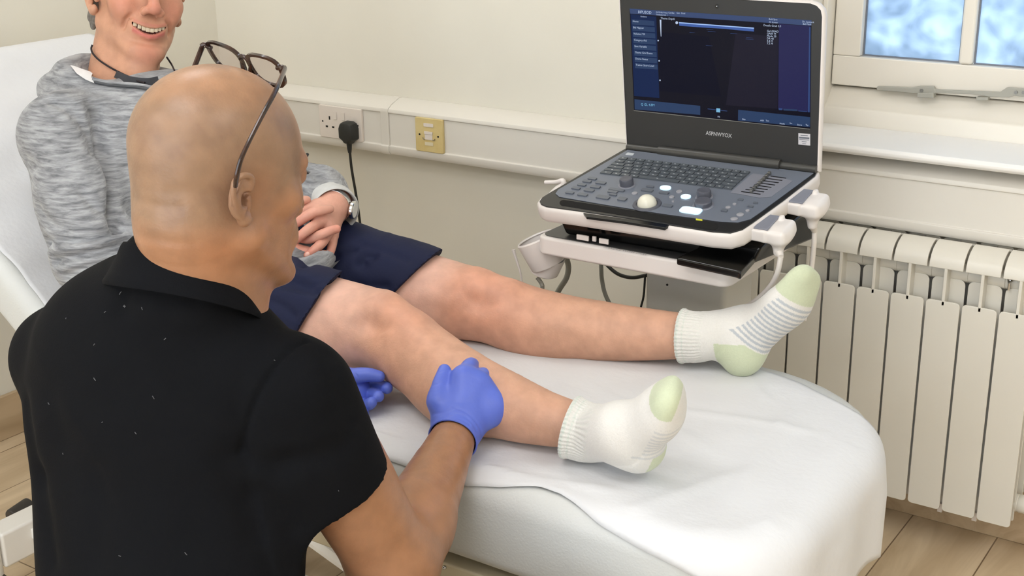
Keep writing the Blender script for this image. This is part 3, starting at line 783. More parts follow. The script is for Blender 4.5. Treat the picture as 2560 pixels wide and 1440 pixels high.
# front grip recess: black pill, cut look by a lower dark slab with raised lip
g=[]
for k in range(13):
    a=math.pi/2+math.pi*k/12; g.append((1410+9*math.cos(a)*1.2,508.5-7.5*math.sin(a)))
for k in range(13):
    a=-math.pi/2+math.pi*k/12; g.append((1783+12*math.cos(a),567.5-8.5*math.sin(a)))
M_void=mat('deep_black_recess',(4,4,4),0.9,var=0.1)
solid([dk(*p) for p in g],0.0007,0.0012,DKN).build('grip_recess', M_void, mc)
# front notch step on the shell
nt_=[(1458,531),(1466,541),(1560,553),(1662,569),(1674,561)]
solid([dk(u,v+1,0) for u,v in nt_],-0.005,0.0004,DKN).build('front_latch', M_gloss, mc, bevel=0.0008)
solid([zb(1338,736),zb(1402,742),zb(1402,762),zb(1338,756)],0.001,0.0015,DKN).build('sticker', M_yel, mc)['label']='small yellow sticker'
def zquad(cx,cy,w,hh,sk=0.0,h0=0.0022,h1=0.0045,mi=0,mb=None,r=None):
    """key whose sides follow the panel's own axes; w,hh in crop pixels"""
    c=zb(cx,cy); a=zb(cx+w/2,cy+w/2*0.135); wx=abs((a-c)[0])
    b=zb(cx,cy-hh/2); wy=abs((b-c)@DKY)
    P=[c+EX*x*wx*1.0+DKY*y*wy for x,y in ((-1,-1),(1,-1),(1,1),(-1,1))] if r is None else [c+EX*x*wx+DKY*y*wy for x,y in rrect(2,2,r,4)]
    return solid(P,h0,h1,DKN,mi,mb)
# keyboard
TL,TR,BR,BL=(600,140),(1885,288),(1690,470),(385,305)
def kb(s,t):
    a=np.array(TL)*(1-s)+np.array(TR)*s; b=np.array(BL)*(1-s)+np.array(BR)*s; q=a*(1-t)+b*t; return q
mb=solid([zb(*TL),zb(*TR),zb(*BR),zb(*BL)],0.0018,0.0024,DKN); mb.build('keyboard_well', M_panel2 if False else M_btn, mc)
rows=[15,14,14,13,13,11]; yy=0.0
nk=0
for r_ in range(6):
    t0=(r_+0.12)/6; t1=(r_+0.86)/6; n=rows[r_]; ws=[1.0]*n
    if r_==5: ws=[1.3,1,1,1,4.6,1,1,1,1,1,1][:n]
    if r_ in (2,3,4): ws[0]=1.5+0.2*(r_-2); ws[-1]=1.6
    tot=sum(ws); acc=0
    for w in ws:
        s0=(acc+0.07)/tot; s1=(acc+w-0.09)/tot; acc+=w; nk+=1
        q=[kb(s0,t1),kb(s1,t1),kb(s1,t0),kb(s0,t0)]
        m_=solid([zb(*p) for p in q],0.0024,0.0046,DKN)
        cq=kb(s0+(s1-s0)*0.45,(t0+t1)/2); c=zb(*cq); e=0.0013
        m_.add([c+EX*x*e*1.3+DKY*y*e+DKN*0.00475 for x,y in ((-1,-.8),(1,-.8),(1,.8),(-1,.8))],[(0,1,2,3)],1)
        m_.build('key',[M_key,M_leg],mc)
def button(cx,cy,w,h,m=None,rr=0.3,hh=0.0048):
    return zquad(cx,cy,w,h,h1=hh,r=rr).build('button', m or M_btn, mc)
for x,y in ((320,357),(268,384),(217,418),(160,452),(98,495)): button(x,y,78,22)
for x,y in ((405,398),(350,438),(290,472),(225,515)): button(x,y,92,26)
for x,y,w,h in ((425,541,125,34),(615,558,80,34),(520,488,90,22),(560,468,150,22),(890,437,70,16),(860,472,110,26),(1025,497,90,24),(1060,624,95,26),(525,515,70,16)): button(x,y,w,h)
for x,y,w,h in ((1780,565,50,18),(1620,672,56,24),(1877,632,50,14),(1925,597,44,14)): button(x,y,w,h)
def rbutton(x,y,r,m,hh=0.0045,nm='button'):
    c=zb(x,y,0.0022); a=zb(x+r,y+r*0.135,0.0022); rr=abs((a-c)[0])
    return MB().lathe([(rr,0),(rr,hh-0.0022-0.0006),(rr*0.85,hh-0.0022)],c,DKN,20).build(nm,m,mc)
M_btn2=mat('pale_grey_buttons',(150,150,156),0.4,var=0.05)
for x,y,r in ((735,490,26),(1100,527,24),(1175,473,28),(1112,571,11),(1718,597,17),(1655,629,24),(1847,661,20),(1775,700,34),(1715,742,34)): rbutton(x,y,r,M_btn2)
for x,y,w,h in ((1040,448,104,42),(1240,535,92,44),(1290,671,205,60)): zquad(x,y,w,h,h1=0.0046,r=0.9 if w<150 else 0.5).build('lit_button', M_lit, mc)
zquad(690,111,70,24,h1=0.003,r=0.3).build('indicator', M_leg, mc)
for x,y,r,hh in ((658,398,62,0.014),(1420,515,66,0.014),(1410,598,80,0.010)):
    c=zb(x,y+8,0.002); rr=abs((zb(x+r,y+8+r*.135,0.002)-c)[0])
    k=MB().lathe([(rr*1.25,0),(rr*1.2,0.001),(rr*1.0,0.0015)],c,DKN,28).build('knob_ring', M_panel2, mc)
    MB().lathe([(rr,0),(rr,hh*0.75),(rr*0.9,hh*0.95),(rr*0.75,hh),(rr*0.6,hh*0.97)],c+DKN*0.001,DKN,28).build('knob', M_knob, mc)
c=zb(858,600,0.001); rr=abs((zb(946,612,0.001)-c)[0])
MB().lathe([(rr*1.5,0.001),(rr*1.42,0.0035),(rr*1.12,0.0035),(rr*1.05,0.0012)],c,DKN,40).build('trackball_ring', M_knob, mc)
MB().ball(c+DKN*0.002,rr,n=20).build('trackball', M_ball, mc)
# slider bank
solid([zb(*p) for p in ((1676,492),(1760,505),(1960,543),(2080,535),(2290,378),(2190,345),(1905,303),(1880,318))],0.0022,0.003,DKN).build('slider_panel', M_panel2, mc, bevel=0.0006)
for k in range(8):
    f_=k/7; x=1880*(1-f_)+2150*f_; y=497*(1-f_)+342*f_; w=190*(1-f_)+150*f_
    zquad(x,y,w,7,h0=0.003,h1=0.0034).build('slider_slot', M_dark, mc)
    kx=1888*(1-f_)+2062*f_; ky=487*(1-f_)+316*f_
    zquad(kx,ky,26,20,h0=0.003,h1=0.0085).build('slider_knob', M_steel, mc, bevel=0.0006)
# hinge
a=dk(1567,371); b_=dk(2042,431)
ha=lp(1648,377,0.006); hb=lp(1951,412,0.006)
MB().tube([lp(1569,368,0.002),lp(2042,424,0.002)],0.0075,20).build('hinge_shaft', M_hinge, mc)
MB().tube([ha,hb],0.0098,24).build('hinge_cover', M_hinge, mc)
# lid
olid=[(1568,366),(2043,425),(2055,42),(2052,26),(2042,15),(2026,9),(1810,-3),(1572,-19),(1556,-15),(1550,-4)]
ol=[lp(*p) for p in olid]
lid=solid(ol,-0.006,0.0,LDN).build('lid', M_bezel, mc, bevel=0.0012)
cl=np.mean(ol,0)
def loff(d,h):
    out=[]; n=len(ol)
    for i,p in enumerate(ol):
        t=unit(unit(ol[(i+1)%n]-p)+unit(p-ol[i-1])); q=np.cross(t,LDN)
        if q@(p-cl)<0: q=-q
        out.append(p+q*d+LDN*h)
    return out
MB().loft([loff(0.0002,0.0003),loff(0.003,-0.0005),loff(0.0055,-0.004),loff(0.0055,-0.012),loff(0.001,-0.019),loff(-0.02,-0.021),loff(-0.15,-0.021)],cap=False).build('lid_shell', M_mach, lid, ang=40)
def lq(pts,h0,h1,mi,mb): return solid([zl(*p) for p in pts],h0,h1,LDN,mi,mb)
def em(name,c,s=1.0): 
    m=mat(name,(3,3,4),0.25,emit=c,estr=s,var=0.0,spec=0.12); return m
SC=[em('screen_dark',(13,13,28)),em('screen_bar_blue',(58,74,112)),em('screen_navy',(14,34,74)),em('screen_button',(42,62,96)),em('screen_plum',(36,36,78)),
    em('screen_strip_bright',(160,190,240)),em('screen_strip',(66,96,165)),em('screen_text',(190,205,230)),em('screen_deep',(4,6,28)),em('screen_teal',(120,180,215)),em('screen_scroll',(50,72,122)),em('screen_dim',(26,24,40))]
mb=MB()
lq([(148,903),(1590,1053),(1600,166),(112,70)],-0.0002,0.0004,0,mb)
lq([(118,112),(1600,210),(1601,166),(112,70)],0.0004,0.0006,1,mb)
lq([(150,785),(356,802),(330,136),(120,116)],0.0004,0.0006,2,mb)
for k in range(8):
    y=158+51*k; x=130+3.6*k
    lq([(x+3,y+42),(x+187,y+54),(x+185,y+14),(x+1,y)],0.0006,0.0008,3,mb)
lq([(1328,893),(1590,918),(1592,212),(1334,196)],0.0004,0.0006,4,mb)
lq([(1572,918),(1585,919),(1594,222),(1582,221)],0.0006,0.0008,10,mb)
lq([(360,745),(860,790),(760,300),(345,260)],0.0004,0.0005,8,mb)
lq([(900,860),(1322,890),(1326,300),(980,270)],0.0004,0.0005,11,mb)
lq([(520,210),(700,224),(900,236),(980,245),(1130,258),(1130,235),(518,190)],0.0006,0.0008,6,mb)
lq([(518,190),(1130,235),(1130,226),(517,181)],0.0006,0.0008,5,mb)
lq([(154,895),(690,940),(690,866),(152,812)],0.0004,0.0006,3,mb)
lq([(999,985),(1588,1040),(1590,958),(1001,898)],0.0004,0.0006,3,mb)
lq([(368,298),(372,299),(372,162),(359,160)],0.0006,0.0008,7,mb)
lq([(751,893),(911,911),(911,906),(751,888)],0.0006,0.0008,10,mb)
lq([(822,917),(854,920),(854,888),(823,885)],0.0008,0.001,9,mb)
for x0,y0,w in ((740,238,60),(750,256,70),(935,272,60),(1065,306,60),(1060,318,70),(600,262,50),(735,370,60)): lq([(x0,y0+3),(x0+w,y0+6),(x0+w-6,y0+4),(x0+4,y0)],0.0005,0.0007,10,mb)
lq([(1333,900),(1362,902),(1362,886),(1333,884)],0.0006,0.0008,10,mb); lq([(1372,904),(1484,909),(1484,895),(1372,890)],0.0006,0.0008,3,mb); lq([(1494,910),(1565,916),(1565,911),(1494,905)],0.0006,0.0008,10,mb)
def zdot(x,y,r,mi):
    c=zl(x,y,0.0008); q=abs((zl(x+r,y+r*.06,0.0008)-c)[0]); mb.add([c+EX*q*math.cos(a)+LDU*q*math.sin(a) for a in [2*math.pi*k/12 for k in range(12)]],[tuple(range(12))],mi)
for x,y in ((345,332),(353,498),(360,657)): zdot(x,y,6,7)
zdot(497,186,11,7); 
c=zl(497,186,0.001)
def ztext(s,x,y,size,mi=7,bold=0.0,al='LEFT',slx=0.064):
    o=zl(x,y); e=unit(zl(x+100,y+100*slx)-o); mb.text(s,size*0.00030,o,e,LDU,mi,lift=0.0011,bold=bold,align=al)
ztext('BIPUSOD',182,107,24,7,0.0)
ztext('GATEHELP Neat',328,104,12); ztext('Thinkedu Info 1',328,124,13); ztext('Cardiac',430,109,14); ztext('Gen  Grad',497,111,14)
ztext('Guidance',202,139,12)
for k,s in enumerate(('Home','Bid Mapper','Volume 7 M','Category Aid','Save Variable','Theme Grid Scene','Doane Status','Trainer Score Load')):
    ztext(s,138+3.6*k,180+51*k,17)
ztext('Theme Depth',366,156,18); ztext('Bold Spec',1252,162,14); ztext('M. Screen',1254,187,14); ztext('Details Grad 3.0',1208,213,17)
for k,s in enumerate(('Gel GRAD','GAIN M','Mode 20','DR 40','4.8 M','7.5 M')): ztext(s,1236,260+20.5*k,17)
ztext('Dr. Isomark',1526,183,15); ztext('Bid Flash',1530,202,15)
ztext('Q GL 4.8M',205,862,22,9); ztext('Mb',832,960,14); ztext('Elab',1034,981,14); ztext('Add   Ton',1182,990,14); ztext('Media',1340,1016,14); ztext('Sto.',1422,1012,12); ztext('Store',1484,1026,14); ztext('To',1552,1030,16)
mb.build('screen', SC, lid, smooth=False)
lq([(148,906),(1588,1058),(1588,1054),(148,902)],0.0006,0.0012,0,MB()).build('screen_trim', M_steel, lid)
mb=MB(); o=zl(735,1102); e=unit(zl(948,1128)-o)
wd_=np.linalg.norm(zl(948,1128)-o)
mb.text('ASPNWYOX',0.0105,o,e,LDU,0,lift=0.0004,bold=0.0002,sx=1.0)
xs=[(np.array(v)-o)@e for v in mb.v]; k_=wd_/max(xs)
mb.v=[tuple(o+e*((np.array(v)-o)@e)*k_+(np.array(v)-o-e*((np.array(v)-o)@e))) for v in mb.v]
mb.build('logo', mat('silver_logo',(176,176,178),0.4,0.2,var=0.05), lid)
st_=lq([(1493,1182),(1590,1191),(1590,1096),(1493,1090)],0.0002,0.0006,0,MB())
for k,(w,t_) in enumerate(((60,5),(84,14),(80,5),(40,5),(30,5))):
    y=1104+17*k-(2 if k==1 else 0); lq([(1541-w/2,y+t_),(1541+w/2,y+t_+w*.07),(1541+w/2,y+w*.07),(1541-w/2,y)],0.0006,0.0008,1,st_)
st_.build('sticker',[mat('silver_sticker',(196,194,198),0.4,var=0.04),M_btn],lid)
c=zl(825,52,0.0006); MB().lathe([(0.0038,0),(0.0036,0.0006),(0.002,0.0008)],c,LDN,16).build('webcam', M_gloss, lid)
MB().lathe([(0.0012,0),(0.001,0.0006)],c+LDN*0.0006,LDN,12).build('webcam_lens', M_leg, lid)

# ---------------------------------------------------------------- trolley
tro=thing('ultrasound_trolley','white trolley with a narrow tray and grey column carrying the ultrasound machine','trolley',(-1.1,-0.42,0))
TZ=0.70
tl=at(1341,588,'z',TZ); trr=at(1821,676,'z',TZ); yf_=(tl[1]+trr[1])/2
x0,x1=tl[0],trr[0]
MB().prism(rrect(x1-x0,0.30,(0.025,0.02,0.02,0.02),6,((x0+x1)/2,yf_+0.15)),(0,0,TZ-0.036),(1,0,0),(0,1,0),(0,0,0.036)).build('tray', M_mach, tro, bevel=0.006, seg=4)
M_mat=mat('dark_grey_tray_mat',(62,62,62),0.35,var=0.08)
MB().prism(rrect(x1-x0-0.014,0.285,(0.018,0.02,0.02,0.02),6,((x0+x1)/2,yf_+0.15)),(0,0,TZ+0.0002),(1,0,0),(0,1,0),(0,0,0.0012)).build('tray_mat', M_mat, tro)
lb=MB(); o=at(1507,619,'z',TZ+0.0018); lb.text('HANDLE WITH CARE',0.011,o,(1,0,0),(0,1,0),0,lift=0)
xs=max(v[0] for v in lb.v)-min(v[0] for v in lb.v); k_=(at(1618,636,'z',TZ+0.0018)[0]-o[0])/xs
lb.v=[(o[0]+(v[0]-o[0])*k_,v[1],v[2]) for v in lb.v]
lb.build('tray_lettering', mat('pale_lettering',(150,150,150),0.5,var=0.1), tro)
# black dock under the machine
dz0,dz1=TZ+0.002,0.748
dkb=MB()
dkb.hexa([(-1.262,-0.575,dz0),(-0.885,-0.565,dz0),(-0.85,-0.36,dz0),(-1.24,-0.36,dz0)],[(-1.272,-0.585,dz1-0.012),(-0.868,-0.565,dz1-0.012),(-0.845,-0.36,dz1+0.03),(-1.24,-0.36,dz1+0.03)])
dkb.build('dock', M_gloss, tro, bevel=0.006, seg=3)
LV=[at(*q,'z',dz0+.01) for q in ((1690,652),(1838,684),(1852,690),(1915,618),(1905,600),(1800,600))]
solid(LV,-0.008,0.006,V3(0,0,1)).build('dock_lever', M_gloss, tro, bevel=0.004, seg=3)
for (u,v,w) in ((1457,594,0.026),(1486,597,0.008),(1510,603,0.020)):
    p=at(u,v,'z',TZ+0.010); MB().obox(p,(w,0.004,0.010),((1,0,0),(0,1,0),(0,0,1))).build('catch', M_mach, tro, bevel=0.001)
cx0,cx1=at(1612,690,'y',-0.44)[0],at(1814,715,'y',-0.44)[0]
MB().prism(rrect(cx1-cx0,0.13,0.012,4,((cx0+cx1)/2,-0.375)),(0,0,0.09),(1,0,0),(0,1,0),(0,0,TZ-0.03-0.09)).build('column', M_col, tro, bevel=0.002)
a=(cx0+cx1)/2
MB().hexa([(cx0+0.012,-0.50,TZ-0.055),(cx1-0.03,-0.50,TZ-0.055),(cx1-0.02,-0.44,TZ-0.075),(cx0+0.006,-0.44,TZ-0.075)],[(cx0+0.006,-0.52,TZ-0.03),(cx1-0.004,-0.52,TZ-0.03),(cx1-0.004,-0.44,TZ-0.03),(cx0+0.002,-0.44,TZ-0.03)]).build('tray_bracket', M_col, tro, bevel=0.002)
p=at(1668,712,'y',-0.4405); MB().cyl(p+V3(0,0.002,0),p-V3(0,0.0008,0),0.0022,n=14).build('screw_hole', M_darkhole, tro)
MB().prism(rrect(0.46,0.36,0.03,6,(a,-0.31)),(0,0,0.06),(1,0,0),(0,1,0),(0,0,0.035)).build('trolley_base', M_col, tro, bevel=0.008, seg=3)
for x,y in ((a-0.19,-0.45),(a+0.19,-0.45),(a-0.19,-0.17),(a+0.19,-0.17)):
    MB().cyl((x,y-0.012,0.032),(x,y+0.012,0.032),0.032,n=24).build('castor', M_castor, tro, bevel=0.003)
# bracket arm and probe cup on the left
pc=at(1340,630,'y',-0.56); cup_ax=unit(V3(-0.30,-0.10,1.0))
cc=at(1318,588,'y',-0.55)
prof_=[(0.030,-0.062),(0.0335,0.0),(0.034,0.003),(0.032,0.005),(0.030,0.003),(0.027,-0.05)]
cu=thing('probe_holder','white plastic probe cup clipped to the left end of the trolley tray','probe holder',tuple(cc))
cc2=at(1341,597,'y',-0.555)
MB().lathe([(0.0365,0.0),(0.038,0.003),(0.040,0.0),(0.0395,-0.004),(0.0345,-0.055),(0.0335,-0.057),(0.031,-0.055),(0.034,-0.02)],cc2,unit(V3(-0.42,-0.15,1)),36,cap=False).build('cup', M_mach, cu)
q=at(1366,655,'y',-0.545)
MB().lathe([(0.033,0.014),(0.0345,0.01),(0.0285,-0.022),(0.026,-0.024),(0.022,-0.018),(0.026,0.01)],q,unit(V3(0.28,0.0,1)),32,cap=False).build('lower_ring', M_mach, cu)
MB().tube([cc2+V3(0.03,0.0,-0.01),V3(x0+0.012,yf_+0.06,TZ-0.02)],0.011,12).build('arm', M_mach, cu)
MB().tube([at(1284,624,'y',-0.53),at(1288,640,'y',-0.53),at(1303,690,'y',-0.53),at(1304,730,'y',-0.53)],[0.004,0.003,0.002,0.0015],8,sm=3).build('clip', M_mach, cu)
def cablething(name,label,pts,r,m,cat='cable',sm=6,n=12):
    o=MB().tube(pts,r,n,sm=sm).build(name,m,loc=tuple(pts[0])); tag(o,label,cat); return o
cablething('probe_cable','thin grey cables leaving the bottom of the probe cup',[at(1343,694,'y',-0.55),at(1352,706,'y',-0.55),at(1356,720,'y',-0.55),at(1350,760,'y',-0.5)],0.0042,M_hose)
cablething('grey_hose','thick grey hose curving down from the tray beside the probe cup',[at(1413,630,'y',-0.45),at(1416,645,'y',-0.45),at(1421,668,'y',-0.44),at(1416,695,'y',-0.44),at(1398,724,'y',-0.43),at(1375,770,'y',-0.43),at(1372,830,'y',-0.43)],0.0058,M_hose)
cablething('grey_cable','slim grey cable hanging behind the tray left of the column',[at(1502,640,'y',-0.34),at(1503,670,'y',-0.34),at(1505,700,'y',-0.33),at(1514,738,'y',-0.33),at(1540,790,'y',-0.33)],0.0045,M_hose)
cablething('power_lead','black lead looping under the tray into the column',[at(1500,640,'y',-0.35),at(1516,661,'y',-0.36),at(1545,685,'y',-0.37),at(1580,694,'y',-0.38),at(1618,688,'y',-0.39)],0.0038,M_rubber)
cablething('black_lead','thin black lead running down the side of the column',[at(1613,686,'y',-0.42),at(1609,740,'y',-0.42),at(1601,775,'y',-0.42),at(1596,830,'y',-0.42)],0.0022,M_rubber)
# transducer connectors on the right side of the machine
def connector(uv,lab,cab,clab,s=1.0):
    p=dk(uv[0],uv[1],-0.014)      # inner top corner against the shell side
    t=thing('transducer_connector',lab,'probe connector',tuple(p),'transducer connectors')
    ex,ey,ez=EX,DKY,DKN; A=[ex,ey,ez]
    ops=[('u',rbox(p+ex*0.010-ez*0.004,(0.03,0.062,0.022),0.003,A)),
         ('u',rbox(p+ex*0.036-ez*0.006,(0.046,0.058,0.026),0.008,A),0.005),
         ('u',ell(p+ex*0.046-ez*0.010,(0.016,0.026,0.013),A),0.012),
         ('u',cone(p+ex*0.040-ez*0.012+ey*-0.006,p+ex*0.040-ez*0.040+ey*-0.012,0.015,0.0085),0.012),
         ('u',ell(p+ex*0.034+ey*0.022+ez*0.009,(0.005,0.008,0.004),A),0.003)]
    V,F=sdfmesh(ops,p-0.09,p+0.11,0.0016); mesh_np('connector_body',V,F,M_mach,t)
    MB().obox(p+ex*0.016+ez*0.0085,(0.026,0.052,0.003),(ex,ey,ez)).build('grip_strip', M_panel2, t, bevel=0.001)
    q0=p+ex*0.040-ez*0.036+ey*-0.011
    pts=[q0]+[at(*c_) for c_ in cab]
    MB().tube([pts[0],pts[1]],[0.0085,0.0052],14).build('strain_relief', M_wcable, t)
    o=MB().tube(pts[1:],0.0047,12,sm=6).build('probe_lead',M_wcable,loc=tuple(pts[1])); tag(o,clab,'cable')
connector((1896,563),'white transducer connector plugged into the side of the machine nearer the couch',[(1952,642,'y',-0.57),(1944,680,'y',-0.57),(1928,712,'y',-0.56),(1900,742,'y',-0.55),(1866,768,'y',-0.54),(1800,820,'y',-0.54)],'white probe lead curving down from the nearer connector towards the column')
connector((1982,498),'white transducer connector plugged into the side of the machine nearer the hinge',[(2036,578,'y',-0.44),(2035,610,'y',-0.44),(2030,660,'y',-0.44),(2022,720,'y',-0.45),(2010,800,'y',-0.46)],'white probe lead hanging straight down from the connector nearer the hinge')
# white hook on the left edge
hk=thing('cable_hook','small white hook on the far left edge of the ultrasound machine','hook',tuple(dk(1385,478)))
MB().tube([at(1363,456,'y',-0.5),at(1390,455,'y',-0.5),at(1406,452,'y',-0.5),at(1408,462,'y',-0.5),at(1395,475,'y',-0.5),at(1385,490,'y',-0.5)],[0.004,0.004,0.0055,0.006,0.009,0.012],12,sm=4).build('hook', M_mach, hk)
# ================================================================== PEOPLE: shared head
def at2(u,v,t): return at(u,v,'t',t)
def head_ops(o,F,U,s=1.0,smile=True,jaw=1.0,ns=0.0):
    """o between the ears; F forward, U up; Lf = the person's left"""
    F=unit(F); U=unit(np.array(U)-F*np.dot(U,F)); Lf=np.cross(U,F)
    def p(l,f,u): return o+s*(Lf*l+F*f+U*u)
    A=[Lf,F,U]; k=0.016*s; ops=[]
    def E(l,f,u,a,b,c,kk=k,kind='u'): ops.append((kind,ell(p(l,f,u),(a*s,b*s,c*s),A),kk))
    def Cn(a,b,ra,rb=None,kk=k,kind='u'): ops.append((kind,cone(p(*a),p(*b),ra*s,(rb if rb is not None else ra)*s),kk))
    E(0,-.012,.048,.0755,.0975,.084,0); E(0,.020,.0,.064,.068,.09,.03); E(0,-.048,-.012,.052,.045,.05,.035)
    E(0,.045,-.045,.05*jaw,.045,.048,.02)
    for g in (-1,1):
        Cn((g*.056,.005,-.045),(g*.022,.078,-.092),.018,.015,.022)
        E(g*.047,(.058 if smile else .050),-.004,.022,(.024 if smile else .020),.02)
        Cn((g*.010,.087,.036),(g*.042,.070,.036),.011,.010,.012)
        if smile: E(g*.041,.066,-.024,.018,.019,.018,.022)
    E(0,.082,-.094,.021,.016,.017,.016)
    E(0,.078,-.052,.034,.022,.026,.014)
    for g in (-1,1): E(g*.032,.094,.020,.014,.014,.011,.010,'s')
    Cn((0,.090-ns*.5,.026),(0,.110-ns,-.012),.0075,.0105,.010)
    E(0,.1135-ns,-.018,.0125,.012,.0105,.006)
    for g in (-1,1): E(g*.0145,.103-ns,-.0225,.0085,.011,.0085,.006)
    for g in (-1,1): E(g*.007,.109-ns,-.0315,.0042,.006,.004,.003,'s')
    for g in (-1,1): E(g*.031,.073,.021,.0165,.0145,.0135,.004)
    for g in (-1,1): ops.append(('s',cone(p(g*.020,.0905,.0205),p(g*.042,.083,.0205),.0016*s),.002))
    if smile:
        arc=[(-.035,.080,-.041),(-.025,.0925,-.0485),(-.012,.0985,-.0525),(0,.100,-.0535),(.012,.0985,-.0525),(.025,.0925,-.0485),(.035,.080,-.041)]
        up=[p(l,f-.003,u+.0052) for l,f,u in arc]; lo=[p(l*.88,f-.004,u-.0125+.0065*(abs(l)/.033)**1.5) for l,f,u in arc]
        ops.append(('u',chain(up,[.0035*s,.005*s,.0055*s,.0055*s,.0055*s,.005*s,.0035*s]),.006))
        ops.append(('u',chain(lo,[.003*s,.0045*s,.006*s,.0065*s,.006*s,.0045*s,.003*s]),.006))
        ops.append(('s',chain([p(l*.97,f+.001,u-.0040+.0045*(l/.033)**2) for l,f,u in arc],[.0014*s,.0040*s,.0056*s,.0060*s,.0056*s,.0040*s,.0014*s]),.0015))
    else:
        for dz,r in ((.0028,.0055),(-.0052,.0068)):
            ops.append(('u',chain([p(-.022,.086,-.055),p(-.01,.0935,-.055+dz),p(0,.0955,-.055+dz*1.1),p(.01,.0935,-.055+dz),p(.022,.084,-.055)],[.002*s,r*s*.9,r*s*.9,r*s*.9,.002*s]),.010))
    return ops,p,A
def ear_ops(o,p,A,g,s=1.0,ef=0.0,se=1.0):
    """ear on side g (+1 = the person's left)"""
    Lf,F,U=A; out=Lf*g; ops=[]
    tilt=unit(U-0.22*F); bk=unit(-F+out*0.55)
    c=p(g*.0745,-.004+ef,.0); s=s*se
    rim=[(.013,.004,.006),(.020,.012,.012),(.031,.010,.016),(.034,-.002,.018),(.026,-.016,.017),(.010,-.0195,.015),(-.008,-.016,.012),(-.022,-.009,.008),(-.030,.001,.005),(-.028,.009,.003)]
    R=[c+s*(tilt*u+F*f+out*q) for u,f,q in rim]
    ops.append(('u',chain(R,[.003*s,.0036*s,.0042*s,.0045*s,.0045*s,.0042*s,.004*s,.0045*s,.0055*s,.004*s],sm=4),.004))
    ops.append(('u',ell(c+s*(tilt*.004-F*.004+out*.007),(.028*s,.0155*s,.006*s),[tilt,unit(F+out*.5),unit(out-F*.5)]),.006))
    ops.append(('u',ell(c+s*(-tilt*.028+F*.003+out*.004),(.009*s,.0085*s,.006*s),[tilt,F,out]),.007))
    ah=[(.018,-.006,.012),(.004,-.0105,.012),(-.008,-.009,.010),(-.014,-.001,.006)]
    ops.append(('s',ell(c+s*(tilt*.0+F*.001+out*.013),(.011*s,.0085*s,.009*s),[tilt,F,out]),.004))
    ops.append(('s',ell(c+s*(tilt*.019-F*.004+out*.017),(.009*s,.004*s,.004*s),[tilt,F,out]),.003))
    ops.append(('u',chain([c+s*(tilt*u+F*f+out*q) for u,f,q in ah],[.0022*s,.0028*s,.0028*s,.0022*s],sm=3),.005))
    ops.append(('u',cone(c+s*(tilt*.001+F*.013+out*.001),c+s*(-tilt*.009+F*.012+out*.001),.0040*s),.010))
    return ops
def blend(col,m,c,w):
    w=(np.clip(w,0,1)*m)[:,None]; return col*(1-w)+np.array(lin(c))*w
def gauss(V,c,r): return np.exp(-((V-c)**2).sum(1)/(r*r))
M_skin=mat('fair_skin',(222,178,150),0.48,attr='tint',var=0.13,vscale=34,bump=0.2,bscale=330,sss=0.12,spec=0.4)
M_tan=mat('tan_skin',(190,138,100),0.36,attr='tint',var=0.12,vscale=40,bump=0.15,bscale=300,sss=0.10,spec=0.45)
M_teeth=mat('teeth',(208,192,166),0.3,var=0.05); M_nail=mat('fingernail',(232,180,164),0.3,var=0.05)
M_eye=mat('eye_white',(228,224,218),0.2,var=0.03); M_iris=mat('dark_iris',(46,32,24),0.2,var=0.2)
def eyes(p,s,parent,lid=True):
    for g in (-1,1):
        c=p(g*.031,.0745,.0205); mb=MB().ball(c,.0119*s,n=16)
        f=unit(p(g*.031,1,.0205-.15)-c); mb.ball(c+f*.0068*s,.0060*s,n=12,mi=1)
        mb.build('eye',[M_eye,M_iris],parent)
# ================================================================== PATIENT
pat=thing('person','smiling man reclining on the couch in grey hooded top, navy shorts and white socks','person',(-1.80,-0.9,0.54))
toC=unit(CAMP-at2(370,40,2.52)); rt=CAMR[:,0]
hF=unit(math.cos(R_:=math.radians(19))*toC+math.sin(R_)*rt+V3(0,0,0.02)); hU=unit(-CAMR[:,1]-0.10*toC+rt*0.00)
HS=1.07
hu=unit(hU-hF*np.dot(hU,hF)); nose=at2(390,23,2.50); hO=nose-HS*(.1235*hF-.018*hu)
hops,hp,hA=head_ops(hO,hF,hu,HS,True,1.06)
for g in (-1,1): hops+=ear_ops(hO,hp,hA,g,HS)
hL=hA[0]
# skeleton
kf=at(1205,766,'y',-.735); cf=at(1345,803,'y',-.71); mf=at(1500,828,'y',-.685); af=at(1700,840,'y',-.655)
hipf=V3(-1.80,-.80,.63); hemf=at(1030,728,'y',-.755)
kn=at(965,835,'z',.622); k2=at(1055,900,'z',.603); cn=at(1155,967,'z',.587); mn=at(1262,1013,'z',.580); m2=at(1352,1043,'z',.574); an=at(1428,1061,'z',.570)
hipn=V3(-1.78,-1.0,.63)
legf=chain([hipf,hemf,kf,cf,mf,af],[.095,.080,.066,.060,.055,.041],sm=5)
legn=chain([hipn+V3(0,0,-.015),kn+V3(-.12,.0,.0),kn,k2,cn,mn,m2,an],[.085,.076,.067,.063,.061,.053,.043,.036],sm=5)
lops=[('u',legf,0),('u',legn,0.01)]
def leg_detail(K,Cf,A_,up):
    d=unit(A_-K); u=unit(up-d*np.dot(up,d)); sd=np.cross(d,u); o=[]
    o.append(('u',ell(K+u*.040-d*.004,(.034,.033,.030),[d,sd,u]),.03))
    o.append(('u',ell(K+u*.030+d*.055,(.022,.018,.026),[d,sd,u]),.03))
    o.append(('u',ell(Cf-u*.012+sd*.012,(.085,.050,.050),[d,sd,u]),.03))
    o.append(('s',ell(K+u*.047+d*.020+sd*.050,(.016,.006,.011),[d,sd,u]),.03))
    o.append(('s',ell(K+u*.047+d*.020-sd*.050,(.016,.006,.011),[d,sd,u]),.03))
    return o
